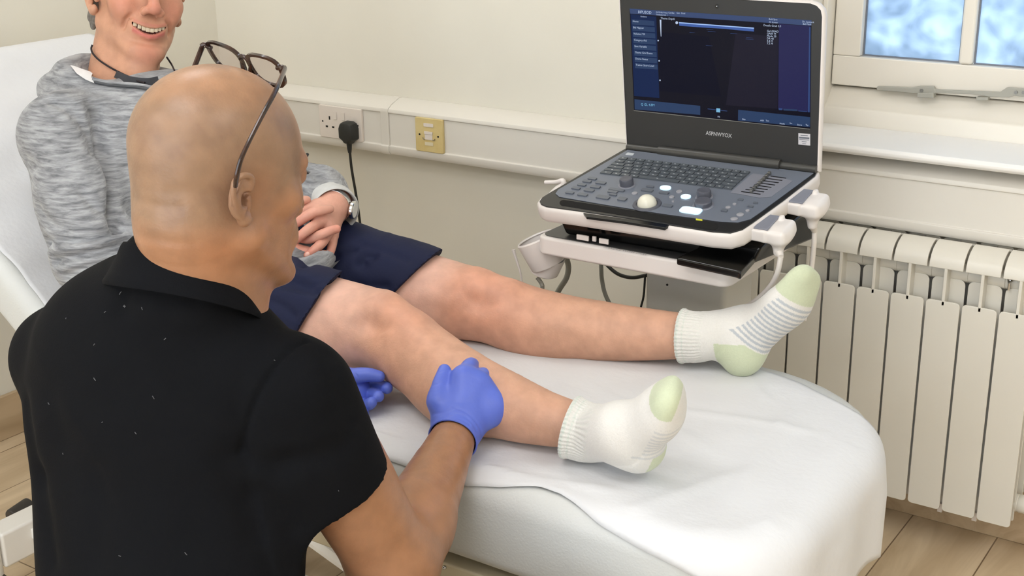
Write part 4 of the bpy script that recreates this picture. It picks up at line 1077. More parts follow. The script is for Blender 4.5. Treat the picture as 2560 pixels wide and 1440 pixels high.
lops+=leg_detail(kf,cf,af,V3(.0,-.25,1))+leg_detail(kn,cn,an,V3(0,-.10,1))
V1,F1=sdfmesh(lops,(-1.86,-1.18,.49),(-.90,-.56,.74),.0032)
# torso under the clothes + neck + head
NB=at2(325,200,2.56); 
SHR=at(165,345,'y',-1.075); SHL=V3(-2.06,-.72,.875); CH=V3(-1.99,-.89,.86)
tops=[('u',ell((-1.80,-.9,.64),(.15,.17,.09)),0),('u',ell((-1.87,-.9,.74),(.11,.14,.12)),.05),('u',ell(CH,(.10,.15,.13)),.05),('u',cone(SHR,SHL,.045),.04),
      ('u',cone(hO-hu*.05-hF*.035,NB+V3(-.03,0,-.04),.058*HS,.064),.02)]
V2,F2=sdfmesh(tops+[],(-2.16,-1.16,.54),(-1.62,-.62,.965),.008,1)
nops=hops+[('u',cone(hO-hu*.045-hF*.022,NB+V3(-.045,0,-.06),.060*HS,.070),.018),('u',cone(hp(.0,.045,-.085),NB+V3(.02,-.01,-.045),.03,.045),.025)]
bl=np.minimum(hO-.15,NB-.10); bh=hO+.17
V3_,F3=sdfmesh(nops,(bl[0],bl[1],.945),bh,.0019)
# hands -------------------------------------------------------------
def hz(x,y,t): return at(650+x/6,460+y/6,'t',t)
FR=.0086
def finger(pts,r0=FR,r1=None,k=.0): 
    n=len(pts); r1=r1 or r0*.86
    rs=list(np.linspace(r0*1.05,r1,n)); return chain(pts,rs,sm=4)
WL=hz(1100,330,2.50); 
L_back=[('u',cone(WL,hz(760,400,2.46),.027,.018,V3(.4,-.6,.5),.8),0),('u',cone(WL,hz(900,500,2.44),.026,.017),.012),('u',cone(WL,hz(1010,640,2.445),.025,.016),.012),('u',cone(WL,hz(1070,760,2.455),.023,.014),.012),
        ('u',cone(hz(1150,250,2.53),WL,.030,.028),.01)]
fing=[]
fing.append(finger([hz(760,390,2.455),hz(600,430,2.44),hz(450,560,2.44)],.0098))                    # left index, runs off behind
F2_=[hz(940,560,2.435),hz(760,660,2.405),hz(640,750,2.40),hz(545,835,2.405)]; fing.append(finger(F2_,.0102,.0080))
F4_=[hz(1020,740,2.44),hz(930,880,2.415),hz(820,980,2.405),hz(715,1070,2.405)]; fing.append(finger(F4_,.0098,.0076))
F6_=[hz(1100,780,2.455),hz(1080,930,2.44),hz(1030,1080,2.43),hz(965,1180,2.43)]; fing.append(finger(F6_,.0088,.0070))
fing.append(finger([hz(560,560,2.42),hz(640,520,2.415),hz(800,425,2.41),hz(940,395,2.415),hz(1050,375,2.425)],.0102,.0078))   # right index
fing.append(finger([hz(560,780,2.43),hz(740,820,2.42),hz(950,745,2.405),hz(1060,700,2.405),hz(1150,675,2.41)],.0098,.0078)) # right middle
fing.append(finger([hz(500,960,2.43),hz(760,1020,2.425),hz(900,1050,2.42),hz(975,1050,2.42)],.0094,.0072))    # right ring
fing.append(finger([hz(420,300,2.46),hz(560,265,2.45),hz(640,245,2.45),hz(700,238,2.455)],.0100,.0078))        # right thumb
fing.append(finger([hz(380,1010,2.44),hz(600,1060,2.44),hz(760,1080,2.445)],.0086,.0070))       # right little
RWp=hz(60,1000,2.44)
R_back=[('u',cone(RWp,hz(430,640,2.44),.027,.018),.01),('u',cone(RWp,hz(420,800,2.435),.027,.018),.012),('u',cone(RWp,hz(430,960,2.435),.025,.015),.012),('u',cone(hz(300,700,2.45),hz(420,380,2.455),.018,.013),.012),
        ('u',cone(hz(-300,1020,2.42),RWp,.031,.028),.01)]
g=[]
def hull(fs,kk): return [('u',f,kk) for f in fs]
hb0=hz(500,650,2.43)
Va,Fa=sdfmesh(L_back+hull([fing[0]]+fing[1:4],.0035)[:4],hb0-.14,hb0+.15,.0016)
Vb,Fb=sdfmesh(R_back+hull(fing[4:],.0035),hb0-.16,hb0+.15,.0016)
VB,FB=joinm([(V1,F1),(V2,F2),(V3_,F3),(Va,Fa),(Vb,Fb)])
# skin tint ---------------------------------------------------------
n1=len(V1); n2=n1+len(V2); n3=n2+len(V3_)
col=np.tile(np.array(lin((204,158,132))),(len(VB),1))
hd=np.zeros(len(VB)); hd[n2:n3]=1; ln=np.zeros(len(VB)); ln[:n1]=1; hn=np.zeros(len(VB)); hn[n3:]=1
col=blend(col,hd,(198,148,120),np.ones(len(VB))); col=blend(col,hn,(214,160,140),np.ones(len(VB)))
for c,r,w in ((kf+V3(.02,-.02,.05),.10,.22),(kn+V3(.05,-.0,.05),.10,.22)): col=blend(col,ln,(224,140,118),gauss(VB,c,r)*w)
col=blend(col,ln,(218,150,126),gauss(VB,kf+V3(0,-.07,-.05),.13)*.25)
for K,A_ in ((kf,hipf),(kn,hipn)): col=blend(col,ln,(218,174,156),np.clip(((VB-K)@unit(A_-K)-.03)/.06,0,1)*.8)
for t_ in (F2_,F4_,F6_): col=blend(col,hn,(222,130,112),gauss(VB,t_[-1],.018)*.7)
for i in (4,5,6,7): pass
col=blend(col,hn,(222,140,122),gauss(VB,hz(1150,675,2.41),.02)*.5+gauss(VB,hz(600,560,2.42),.03)*.4+gauss(VB,hz(980,1050,2.42),.02)*.4)
for g_ in (-1,1): col=blend(col,hd,(214,124,104),gauss(VB,hp(g_*.045,.075,-.015),.030)*.45)
col=blend(col,hd,(214,122,106),gauss(VB,hp(0,.118,-.016),.022)*.5); col=blend(col,hd,(208,124,108),gauss(VB,hp(0,.095,-.095),.028)*.4)
loc=(VB-hO)@np.array(hA).T/HS
lipw=np.exp(-((loc[:,2]-(-.0665+.0115*(np.abs(loc[:,0])/.033)**1.5))/.0050)**2)*(np.abs(loc[:,0])<.030)*(loc[:,1]>.08)
col=blend(col,hd,(196,104,98),lipw*.85)
lipw=np.exp(-((loc[:,2]-(-.0465+.008*(np.abs(loc[:,0])/.033)**2))/.003)**2)*(np.abs(loc[:,0])<.030)*(loc[:,1]>.08)
col=blend(col,hd,(190,110,98),lipw*.6)
inm=(np.abs(loc[:,0])<.033)&(loc[:,1]<.0972-12.0*loc[:,0]**2)&(np.abs(loc[:,2]-(-.0575+.0125*(loc[:,0]/.033)**2))<.0068)&(loc[:,1]>.06)
col=blend(col,hd,(70,30,28),inm.astype(float))  # cavity darkness of the open mouth put into the tint, dark red
# expression folds
N_=vnormals(VB,FB)
def hcrease(V,pts,depth,w,mask):
    D=polydist(V,[hp(*q) for q in pts]); return V-N_*((depth*np.exp(-(D/w)**2))*mask)[:,None]
for g_ in (-1,1):
    VB=hcrease(VB,[(g_*.020,.104,-.018),(g_*.031,.094,-.030),(g_*.0405,.082,-.042),(g_*.043,.074,-.056)],.0065,.0045,hd)
    VB=hcrease(VB,[(g_*.050,.066,-.030),(g_*.053,.060,-.045),(g_*.050,.056,-.060)],.0022,.004,hd)
    VB=hcrease(VB,[(g_*.055,.060,.030),(g_*.066,.045,.035)],.0015,.002,hd)
VB=hcrease(VB,[(-.022,.088,-.078),(0,.094,-.0795),(.022,.088,-.078)],.0024,.006,hd)
for q in ((-.006,-.118),(.004,-.128)):
    VB=hcrease(VB,[(-.055,.005,q[1]+.012),(-.03,.035,q[1]),(0,.045,q[1]-.004),(.03,.035,q[1]),(.05,.01,q[1]+.01)],.0016,.003,hd)
body=mesh_np('body',VB,FB,M_skin,pat,col=col)
# teeth
mb=MB()
for i in range(-4,4):
    l=(i+.5)*.0072; w=.0034 if abs(i+.5)>2 else .0037; f=.0990-12.5*l*l; top=-.0478+.0070*(l/.03)**2; h=.0115-.0035*(abs(l)/.03)
    a,b_=l-w,l+w
    q=[hp(a,f,top-h),hp(b_,f,top-h),hp(b_,f,top),hp(a,f,top)]; q2=[x+hF*-.004 for x in q]
    mb.add(q+q2,[(0,1,2,3),(7,6,5,4),(0,4,5,1),(2,6,7,3),(1,5,6,2),(0,3,7,4)])
mb.build('teeth',M_teeth,pat,bevel=.0016,seg=3)
eyes(hp,HS,pat)
# nails
def nail(tip,prev,nrm,parent,r=.0058,pull=.004):
    d=unit(tip-prev); n=unit(nrm-d*np.dot(nrm,d)); s_=np.cross(d,n); c=tip-d*.0015+n*(r*.93)
    MB().ball(c-n*.0004+d*.0005,(r*.72,r*.60,.0022),[unit(d-n*.25),s_,unit(n+d*.25)],n=12).build('fingernail',M_nail,parent)
for f_ in (F2_,F4_): nail(f_[-1],f_[-2],unit(unit(CAMP-f_[-1])+V3(-.1,0,.25)),pat,.0078)
nail(F6_[-1],F6_[-2],unit(unit(CAMP-F6_[-1])+V3(.3,0,0)),pat,.0068)
# hair ---------------------------------------------------------------
M_hair=mat('short_grey_hair',(128,122,114),0.8,var=0.35,vscale=180,bump=0.8,bscale=500)
hr=[('u',ell(hp(0,-.016,.052),(.082*HS,.1035*HS,.090*HS),hA),0),('u',ell(hp(0,-.055,.0),(.068*HS,.052*HS,.068*HS),hA),.02),
    ('s',ell(hp(0,.095,-.01),(.10*HS,.088*HS,.112*HS),hA),.012),('s',ell(hp(0,.0,-.085),(.12*HS,.12*HS,.052*HS),hA),.01)]
for g_ in (-1,1): hr.append(('s',ell(hp(g_*.085,.012,-.002),(.03*HS,.026*HS,.034*HS),hA),.006)); hr.append(('u',ell(hp(g_*.0665,-.034,-.030),(.010*HS,.017*HS,.032*HS),hA),.008))
Vh,Fh=sdfmesh(hr,hO-.16,hO+.18,.003)
Vh=Vh+vnormals(Vh,Fh)*(wavenoise(Vh,5,160,3)*.0018)[:,None]
mesh_np('hair',Vh,Fh,M_hair,pat)
for g_ in (-1,1): MB().tube([hp(g_*.016,.101,.040),hp(g_*.03,.094,.046),hp(g_*.045,.078,.042)],[.002,.0038,.0018],8,sm=4,flat=hF).build('eyebrow',M_hair,pat)
# hooded top -----------------------------------------------------------
M_hood=mat('heather_grey_jersey',(168,168,168),0.85,bump=0.3,bscale=300,sheen=0.2)
def heather():
    m=M_hood; nt=m.node_tree; L=nt.links; b=nt.nodes['Principled BSDF']; tc=nt.nodes.new('ShaderNodeTexCoord')
    mp=nt.nodes.new('ShaderNodeMapping'); mp.inputs['Rotation'].default_value=(0.12,-0.25,0.1); mp.inputs['Scale'].default_value=(14,14,110)
    nz=nt.nodes.new('ShaderNodeTexNoise'); nz.inputs['Scale'].default_value=1.6; nz.inputs['Detail'].default_value=6; nz.inputs['Distortion'].default_value=0.35; nz.inputs['Roughness'].default_value=.62
    L.new(tc.outputs['Object'],mp.inputs[0]); L.new(mp.outputs[0],nz.inputs['Vector'])
    cr=nt.nodes.new('ShaderNodeValToRGB'); L.new(nz.outputs['Fac'],cr.inputs[0]); e=cr.color_ramp.elements
    e[0].position=.34; e[0].color=lin((96,97,101))+(1,); e[1].position=.64; e[1].color=lin((160,161,163))+(1,)
    L.new(cr.outputs[0],b.inputs['Base Color'])
heather()
ELB=at(232,640,'y',-1.20); RWc=hz(-10,1010,2.43)
ELL=V3(-1.90,-.68,.745); 
cuL=hz(1120,400,2.50)            # centre of the left cuff opening
axL=unit(cuL-at(745,425,'y',-.665))
fL0=cuL-axL*.10
ho=[('u',ell((-1.83,-.9,.66),(.16,.195,.10)),0),('u',ell((-1.88,-.9,.76),(.15,.18,.15)),.06),('u',ell((-1.985,-.89,.86),(.135,.185,.14)),.06),
    ('u',ell(NB+V3(-.05,.01,-.06),(.12,.16,.07)),.05),
    ('u',cone(SHR+V3(-.01,0,-.005),SHL,.066),.05),
    ('u',chain([SHR,SHR*.45+ELB*.55,ELB],[.080,.079,.066],sm=4),.045),('u',chain([ELB,ELB*.5+RWc*.5,RWc],[.066,.057,.046],sm=3),.03),
    ('u',chain([SHL,ELL,fL0],[.076,.064,.056],sm=4),.04),('u',cone(fL0,cuL,.055,.046),.012),
    ('u',ell((-1.70,-.89,.668),(.10,.17,.045)),.05),('u',chain([V3(-1.66,-1.06,.655),V3(-1.625,-.95,.668),V3(-1.62,-.85,.672),V3(-1.66,-.74,.66)],[.020,.022,.022,.02],sm=4),.02)]
ho.append(('s',half(cuL,-axL,cuL-.075,cuL+.075),.0025)) if False else None
ho=[x for x in ho if x]
ho.append(('s',cone(NB+V3(-.01,0,-.065),hO-hu*.05,.074,.082),.012))
ho.append(('u',chain([at(560,712,'y',-1.10),at(640,700,'y',-1.06),at(720,682,'y',-1.0),at(790,662,'y',-.94),at(845,615,'y',-.84)],[.022,.022,.021,.019,.016],sm=4),.025))
# hood piled round the neck
def ringp(ph,r,hgt): return NB+V3(-.022,0,-.012)+ (hF*math.cos(ph)+hL*math.sin(ph))*r + V3(-.15,0,1)*hgt
hoodpts=[];hr_=[]
for k,ph in enumerate(np.radians([18,50,85,120,155,180,205,240,275,310,338])):
    back=(1-math.cos(ph))/2; hoodpts.append(ringp(ph,.088+.022*back,-.028+.048*back)); hr_.append(.017+.022*back)
ho.append(('u',chain(hoodpts,hr_,sm=4),.02))
ho.append(('u',chain([p_+(p_-NB)*.28+V3(0,0,-.030) for p_ in hoodpts[1:-1]],[r*1.0 for r in hr_[1:-1]],sm=4),.018))
Vt,Ft=sdfmesh(ho,(-2.30,-1.36,.53),(-1.48,-.52,1.13),.0042)
N_=vnormals(Vt,Ft)
Vt=Vt+N_*(wavenoise(Vt,11,26,4,.55)*.0022)[:,None]
for pts,d,w in (([(238,265),(250,330),(272,410),(288,480),(292,555)],.030,.012),([(130,250),(175,270),(215,320),(240,380)],.014,.012),([(70,520),(130,560),(215,580)],.006,.011),
                ([(100,610),(170,600),(240,590),(300,575)],.016,.010),([(130,655),(190,640),(260,625),(330,600)],.016,.010),([(165,690),(215,672),(270,655)],.007,.009),([(200,470),(240,520),(285,560)],.006,.010),
                ([(60,400),(110,430),(170,440)],.004,.012),([(215,205),(215,260),(216,330)],.003,.004),
                ([(770,420),(795,450),(790,480)],.006,.008),([(785,415),(820,455),(815,490)],.006,.008),([(610,690),(680,672),(740,650)],.008,.007),([(640,700),(720,668)],.005,.006)):
    Vt=crease(Vt,N_,pts,d,w,14)
# open the two cuffs: cut and hollow
def keepcut(V,F,c,ax,rad,lenn=.12):
    """drop the faces past the opening plane at c, within rad of the axis"""
    q=V-c; s=q@ax; r=np.linalg.norm(q-s[:,None]*ax,axis=1); bad=(s>0)&(s<lenn)&(r<rad); return F[~bad[F].any(1)]
Ft=keepcut(Vt,Ft,cuL,axL,.07)
top=mesh_np('hooded_top',Vt,Ft,M_hood,pat)
M_hoodin=mat('pale_cuff_lining',(196,196,194),0.85,var=0.08,vscale=60,bump=.2)
def cuffring(c,ax,ro,ri,name,m,parent,deep=.05,ecc=1.0):
    u_=unit(np.cross(ax,(0,0,1))); w_=np.cross(ax,u_); rings=[]
    for r,h in ((ro,-.03),(ro*1.02,-.008),(ro*1.01,0.002),((ro+ri)/2,.0045),(ri,.002),(ri*.98,-.01),(ri*.9,-deep)):
        rings.append([c+ax*h+r*(math.cos(a)*u_*ecc+math.sin(a)*w_) for a in np.linspace(0,2*math.pi,40,endpoint=False)])
    return MB().loft(rings,cap=False).build(name,m,parent,ang=80)
cuffring(cuL,axL,.0475,.0435,'cuff',M_hoodin,top)
# white drawstring tab / lining flap at the hood edge
Q=[at2(*q) for q in ((176,163,2.40),(186,165,2.395),(205,172,2.39),(232,181,2.385),(228,192,2.385),(236,208,2.385),(214,199,2.39),(192,184,2.395))]
mb=MB(); c_=np.mean(Q,0); n_=unit(CAMP-c_)
def drape(Q,off):
    out=[]
    Pq=project(Vt); 
    for q in Q:
        pq=project(np.array([q]))[0]; d=np.hypot(Pq[:,0]-pq[0],Pq[:,1]-pq[1]); i=np.where(d<7)[0]
        z=Pq[i,2].min()-off if len(i) else pq[2]; out.append(at2(pq[0],pq[1],z))
    return out
Q=drape(Q,.003); k_=len(Q)
mb.add([q for q in Q]+[q-n_*.003 for q in Q],[tuple(range(k_)),tuple(range(k_,2*k_))[::-1]]+[(i,(i+1)%k_,(i+1)%k_+k_,i+k_) for i in range(k_)])
mb.build('hood_lining_flap',mat('white_fleece',(236,236,236),0.9,var=0.05,vscale=90,bump=.3),top,bevel=.001)
ln_=[drape([at2(u,v,2.4)],.002)[0] for u,v in ((236,205),(262,211),(290,214),(320,216),(350,219),(380,226),(410,234),(440,240))]
MB().tube(ln_,.0022,8,sm=4).build('zip_edge',mat('dark_zip_tape',(70,72,76),0.6,var=0.1),top)
ln_=[drape([at2(u,v,2.4)],.003)[0] for u,v in ((232,197),(262,205),(290,208),(320,210),(352,213),(385,220),(420,230),(445,236))]
MB().tube(ln_,.0035,8,sm=4).build('neck_trim',M_hood,top)
# dark t-shirt neck
SK=np.concatenate([V3_[((V3_-CAMP)*vnormals(V3_,F3)).sum(1)<0],Vt[((Vt-CAMP)*vnormals(Vt,Ft)).sum(1)<0]]); PK=project(SK)
def skin_at(u,v,off=.002):
    d=np.hypot(PK[:,0]-u,PK[:,1]-v); i=np.where(d<9)[0]
    if not len(i): i=[np.argmin(d)]
    return at2(u,v,PK[i,2].min()-off)
q=[skin_at(u,v,.001) for u,v in ((290,186),(318,198),(345,203),(372,204),(396,200))]
MB().ribbon(q,.014,.003,lambda p:unit(CAMP-p),sm=4).build('tshirt_neckband',mat('charcoal_tshirt',(58,58,62),0.85,var=0.1,bump=.2),pat)
# shorts -----------------------------------------------------------------
M_nav=mat('navy_shorts_fabric',(24,30,58),0.75,var=0.12,vscale=10,bump=0.15,bscale=220,spec=.25)
hc1=at(1030,738,'y',-.752); hc2=at(792,830,'z',.622)
def cutprim(pr_,p,n):
    f,lo,hi=pr_; n=unit(n); return (lambda P:np.maximum(f(P),(P-p)@n)),lo,hi
def hemplane(uva,uvb,y,axis):
    a=at(*uva,'y',y); b=at(*uvb,'y',y); e=unit(a-b); n=unit(axis-e*np.dot(axis,e)); return a*.5+b*.5,n
pA,nA=hemplane((1066,648),(982,745),-.80,unit(kf-hemf)); pB,nB=hemplane((812,735),(742,838),-1.05,unit(kn-hipn))
nB=unit(nB+V3(0,.30,.12))
so_=[('u',ell((-1.78,-.9,.635),(.155,.185,.098)),0),
     ('u',cutprim(chain([hipf,hemf,kf,cf],[.113,.094,.080,.08],sm=5),pA,nA),.03),
     ('u',cutprim(chain([hipn+V3(0,0,-.012),kn+V3(-.12,.0,.0),kn,k2],[.102,.090,.080,.08],sm=5),pB,nB),.03),
     ('u',cone(V3(-1.70,-.90,.640),V3(-1.62,-.90,.600),.070,.040),.06)]
Vs,Fs=sdfmesh(so_,(-1.98,-1.2,.50),(-1.28,-.58,.80),.0036)
N_=vnormals(Vs,Fs)
hem_=np.exp(-np.minimum(np.abs((Vs-pA)@nA),np.abs((Vs-pB)@nB))/.01)
Vs=Vs+N_*(wavenoise(Vs,3,30,4,.55)*.0020*(1-hem_))[:,None]
for pts,d,w in (([(830,735),(870,690),(905,655),(930,640)],.012,.012),([(640,700),(720,710),(790,730)],.008,.010),([(760,660),(830,640),(880,620)],.008,.010),([(700,690),(760,705),(820,725)],.010,.010),
                ([(900,610),(960,625),(1020,650)],.004,.009),([(640,740),(700,760),(735,790)],.005,.010),([(850,730),(900,720),(960,715)],.006,.010)):
    Vs=crease(Vs,N_,pts,d,w,14)
mesh_np('shorts',Vs,Fs,M_nav,pat,ang=50)
# socks --------------------------------------------------------------------
M_sock=mat('knitted_sock',(232,230,224),0.9,attr='tint',var=0.03,vscale=300,bump=0.35,bscale=420,sheen=0.2)
def sock(heel,toe,sole,ank,legax,name,wd=.047,patt=0):
    a=unit(toe-heel); L_=np.linalg.norm(toe-heel); s_=unit(sole-a*np.dot(sole,a)); d=-s_; l=np.cross(a,d)   # d dorsal, l across
    def q(x,y,z): return heel+a*x*L_+l*y+d*z
    A=[a,l,d]
    ops=[('u',ell(q(.13,0,.004),(.036,.031,.034),A),0),
         ('u',cone(q(.17,0,.01),q(.66,0,.0),.032,.034,d,.78),.025),('u',ell(q(.70,0,-.002),(.040,wd,.022),A),.025),
         ('u',ell(q(.87,.004,.002),(.034,wd*.86,.0175),A),.02),('u',ell(q(.93,.016,.003),(.022,.018,.016),A),.012),
         ('u',cone(q(.30,0,.035),q(.62,0,.008),.036,.026),.03),
         ('u',chain([ank-legax*.045,ank,q(.25,0,.045)],[.047,.044,.040],sm=4),.022),('u',ell(q(.16,0,.03),(.036,.033,.05),A),.02)]
    c=ank-legax*.035
    lo=np.minimum(np.minimum(heel,toe),c)-.07; hi=np.maximum(np.maximum(heel,toe),c)+.07
    V,F=sdfmesh(ops,lo,hi,.0018)
    N=vnormals(V,F); s=(V-c)@legax; rad_=(V-c)-s[:,None]*legax
    u_=unit(np.cross(legax,(0,0,1))); w_=np.cross(legax,u_); ang=np.arctan2(rad_@w_,rad_@u_)
    cuff=(s>-.002)&(s<.046)&(np.linalg.norm(rad_,axis=1)<.075)
    V=V+N*(np.where(cuff,.0009*np.cos(ang*44)*np.clip((.046-s)/.01,0,1),0)+np.where(cuff,.0022*np.exp(-((s-.004)/.004)**2),0))[:,None]
    near=(np.abs(s)<.002); V=V-legax*(s*near)[:,None]
    F=F[~(s<-.002)[F].any(1)]
    X=((V-heel)@a)/L_; Y=(V-heel)@l; Z=(V-heel)@d; nd=N@d
    col=np.tile(np.array(lin((220,217,211))),(len(V),1)); one=np.ones(len(V))
    grn=(197,204,174); gry=(180,184,188)
    solem=(Z<.006-.012*(X>.3)+(0.010 if patt else .0)).astype(float)
    if patt==0: solem=((Z-(.022-.036*np.clip((X-.28)/.5,0,1)))<0).astype(float)
    ph=(X*L_)/.0092; st=(np.sin(ph*2*math.pi)>.0)
    body_=(X>.27)&(X<.76)
    col=blend(col,solem*body_*st*(1.0 if patt==0 else .45),gry,one)
    hl=(X<.27-.25*np.clip((Z+.01)/.05,0,1)+.0)&(Z<.035 if patt==0 else Z<-.014)&(s>.066)
    col=blend(col,hl.astype(float),grn,one)
    tw=(X>.775)&((Z<.1) if patt==0 else (nd>-.35))
    if patt: tw=(X>.865)&(Z>-.012)
    col=blend(col,tw.astype(float),grn,one)
    col=blend(col,(cuff&(s>.002)&(s<.0055)).astype(float),(196,206,196),one*.8); col=blend(col,(cuff&(s>.012)&(s<.0145)).astype(float),(200,208,198),one*.7)
    col=blend(col,(cuff&(np.cos(ang*44)<-.3)).astype(float),(214,214,206),one*.7)
    return mesh_np(name,V,F,M_sock,pat,col=col)
lf=unit(af-mf); heelf=at(1835,925,'y',-.632); toef=at(2034,682,'y',-.600)
sock(heelf,toef,V3(.80,-.52,-.30),at(1752,842,'y',-.650),lf,'sock',.044,0)
lnx=unit(an-m2+V3(.0,0,-.004)); heeln=at(1598,1143,'z',.556); toen=at2(1684,972,np.dot(heeln-CAMP,CAMR[:,2])-.125)
sock(heeln,toen,unit(V3(.75,.40,-.40)),at(1478,1083,'z',.574),lnx,'sock',.040,1)
# watch and cord: things worn on the person ---------------------------------
wt=thing('wristwatch','silver wristwatch on the wrist of the man in grey, just inside his cuff','wristwatch',tuple(WL))
hand_ax=unit(hz(900,500,2.44)-hz(1180,270,2.53))
wc=hz(1112,335,2.503); u_=unit(np.cross(hand_ax,(0,0,1))); w_=np.cross(hand_ax,u_)
M_silver=mat('polished_silver',(214,214,212),0.15,1.0,var=0.05)
pts=[wc+(.0330*math.cos(a)*u_+.0330*math.sin(a)*w_) for a in np.linspace(0,2*math.pi,48,endpoint=False)]
MB().ribbon(pts,.013,.0022,lambda p:unit(p-wc),closed=True).build('strap',M_silver,wt,bevel=.0005)
dn=unit(at2(862,545,2.45)-wc); dn=unit(dn-hand_ax*np.dot(dn,hand_ax)); dc=wc+dn*.034
MB().lathe([(.016,0),(.0175,.002),(.0175,.006),(.016,.008),(.0145,.0085)],dc,dn,36).build('case',M_silver,wt)
MB().lathe([(.0143,0),(.0143,.0006)],dc+dn*.0083,dn,30).build('dial',mat('pale_watch_dial',(225,225,220),.2,var=.05),wt)
MB().cyl(dc+hand_ax*.0165+dn*.004,dc+hand_ax*.0205+dn*.004,.0022,n=12).build('crown',M_silver,wt)
cdp=[skin_at(u,v) for u,v in ((231,112),(228,122),(233,135),(250,152),(278,170),(305,184),(325,193),(345,203),(362,207))]
o=MB().tube(cdp,.0019,8,sm=4).build('neck_cord',mat('black_cord',(30,20,24),.6,var=.1),loc=tuple(cdp[0])); tag(o,'thin black cord necklace around the neck of the man in grey','necklace')
cdp2=[skin_at(u,v,.0025) for u,v in ((417,143),(423,152),(430,163),(436,176))]
o2=MB().tube(cdp2,.0018,8,sm=4).build('cord_end',MATS['black_cord'],o)
# ================================================================== PRACTITIONER
pr=thing('person','bald man seen from behind in black polo shirt and blue gloves, seated beside the couch','person',(-1.15,-1.62,0.42))
PS=1.085
gaz=unit(V3(.16,.985,0))
def tilt_(a):
    a=math.radians(a); return unit(gaz*math.cos(a)-V3(0,0,1)*math.sin(a)),unit(V3(0,0,1)*math.cos(a)+gaz*math.sin(a))
pF,pU=tilt_(12); gF,gU=tilt_(21)
pRt=np.cross(pF,pU)
ear=at2(618,499,1.475); pO=ear-PS*(.082*pRt-.024*pF)
qops,qp,qA=head_ops(pO,pF,pU,PS,False,1.0,.011)
qops+=ear_ops(pO,qp,qA,-1,PS,-.024,.79)+ear_ops(pO,qp,qA,1,PS,-.024,.79)
c7=at2(462,655,1.565); nkc=qp(0,-.032,-.050)
qops.append(('u',cone(nkc,c7+V3(0,.02,-.05),.064,.078),.03)); qops.append(('u',cone(qp(0,.0,-.065),c7+V3(.015,.03,-.07),.034,.05),.03))
Vq,Fq=sdfmesh(qops,np.minimum(pO-.17,c7-.13),np.maximum(pO+.20,c7+.14),.0021)
# arms ------------------------------------------------------------------
sR=at2(755,1005,1.60); eR=at2(985,1415,1.745); wR=at2(1140,1082,1.975)
mR=eR*.62+wR*.38
arm=[('u',chain([sR,sR*.5+eR*.5,eR],[.062,.061,.054],sm=3),0),('u',chain([eR,mR,wR*.8+eR*.2,wR],[.054,.052,.038,.0315],sm=4),.035),
     ('u',ell(eR*.72+wR*.28+V3(.0,0,-.004),(.05,.05,.055)),.03)]
Vr,Fr=sdfmesh(arm,(-1.30,-1.75,.40),(-.80,-1.10,1.0),.0032)
wL=at2(838,965,2.17); eL=V3(-1.45,-1.36,.62); sL=at2(150,890,1.72)
arml=[('u',chain([sL,sL*.5+eL*.5,eL],[.06,.056,.046],sm=3),0),('u',cone(eL,wL,.046,.030),.03)]
Vl,Fl=sdfmesh(arml,(-1.65,-1.75,.45),(-1.25,-1.0,.95),.005,1)
V_,F_=joinm([(Vq,Fq),(Vr,Fr),(Vl,Fl)])
col=np.tile(np.array(lin((160,115,84))),(len(V_),1)); hd=np.zeros(len(V_)); hd[:len(Vq)]=1
loc=(V_-pO)@np.array(qA).T/PS
# shaved scalp: cooler, slightly grey where hair would grow
line=-.046+.050*np.clip((loc[:,1]+.01)/.05,0,1)+.004*np.sin(loc[:,0]*60)
scalp=np.clip((loc[:,2]-line+.012)/.03,0,1)*np.clip((.072-loc[:,1]-.45*np.clip(loc[:,2]-.06,0,1))/.02,0,1)
crown=np.clip((loc[:,2]-.085)/.03,0,1)
col=blend(col,hd,(142,113,89),scalp*(1-crown*.55)*.9)
col=blend(col,hd,(172,132,102),crown*.5)
col=blend(col,hd,(128,98,78),np.clip(wavenoise(V_,21,70,4,.8)*.9,0,1)*scalp*.5)
eg=qp(-.083,-.006,0); col=blend(col,hd,(184,110,76),gauss(V_,eg,.034)*.25)
col=blend(col,hd,(176,116,80),gauss(V_,qp(-.06,-.03,-.06),.035)*.35)
N_=vnormals(V_,F_)
for pts,d,w in (([(335,495),(365,508),(410,518),(450,520)],.0012,.007),([(335,585),(380,597),(430,606),(480,610)],.0010,.007),([(420,485),(480,478),(560,480)],.0008,.010)):
    V_=crease(V_,N_,pts,d,w,8)
mesh_np('body',V_,F_,M_tan,pr,col=col)
for g_ in (-1,1): MB().tube([qp(g_*.016,.095,.038),qp(g_*.032,.089,.043),qp(g_*.048,.072,.040),qp(g_*.054,.063,.035)],[.001,.0022,.0020,.0008],8,sm=4,flat=pF).build('eyebrow',mat('black_eyebrow',(24,20,20),.8,var=.2),pr)
eyes(qp,PS,pr)
lm=MB()
for k in range(9):
    l=.024+.0018*k; lm.tube([qp(-l,.086-.0006*k,.0225),qp(-l-.002,.091-.0006*k,.0225),qp(-l-.003,.094-.0006*k,.025)],[.0005,.0004,.0001],5)
lm.build('eyelashes',MATS['black_eyebrow'],pr)
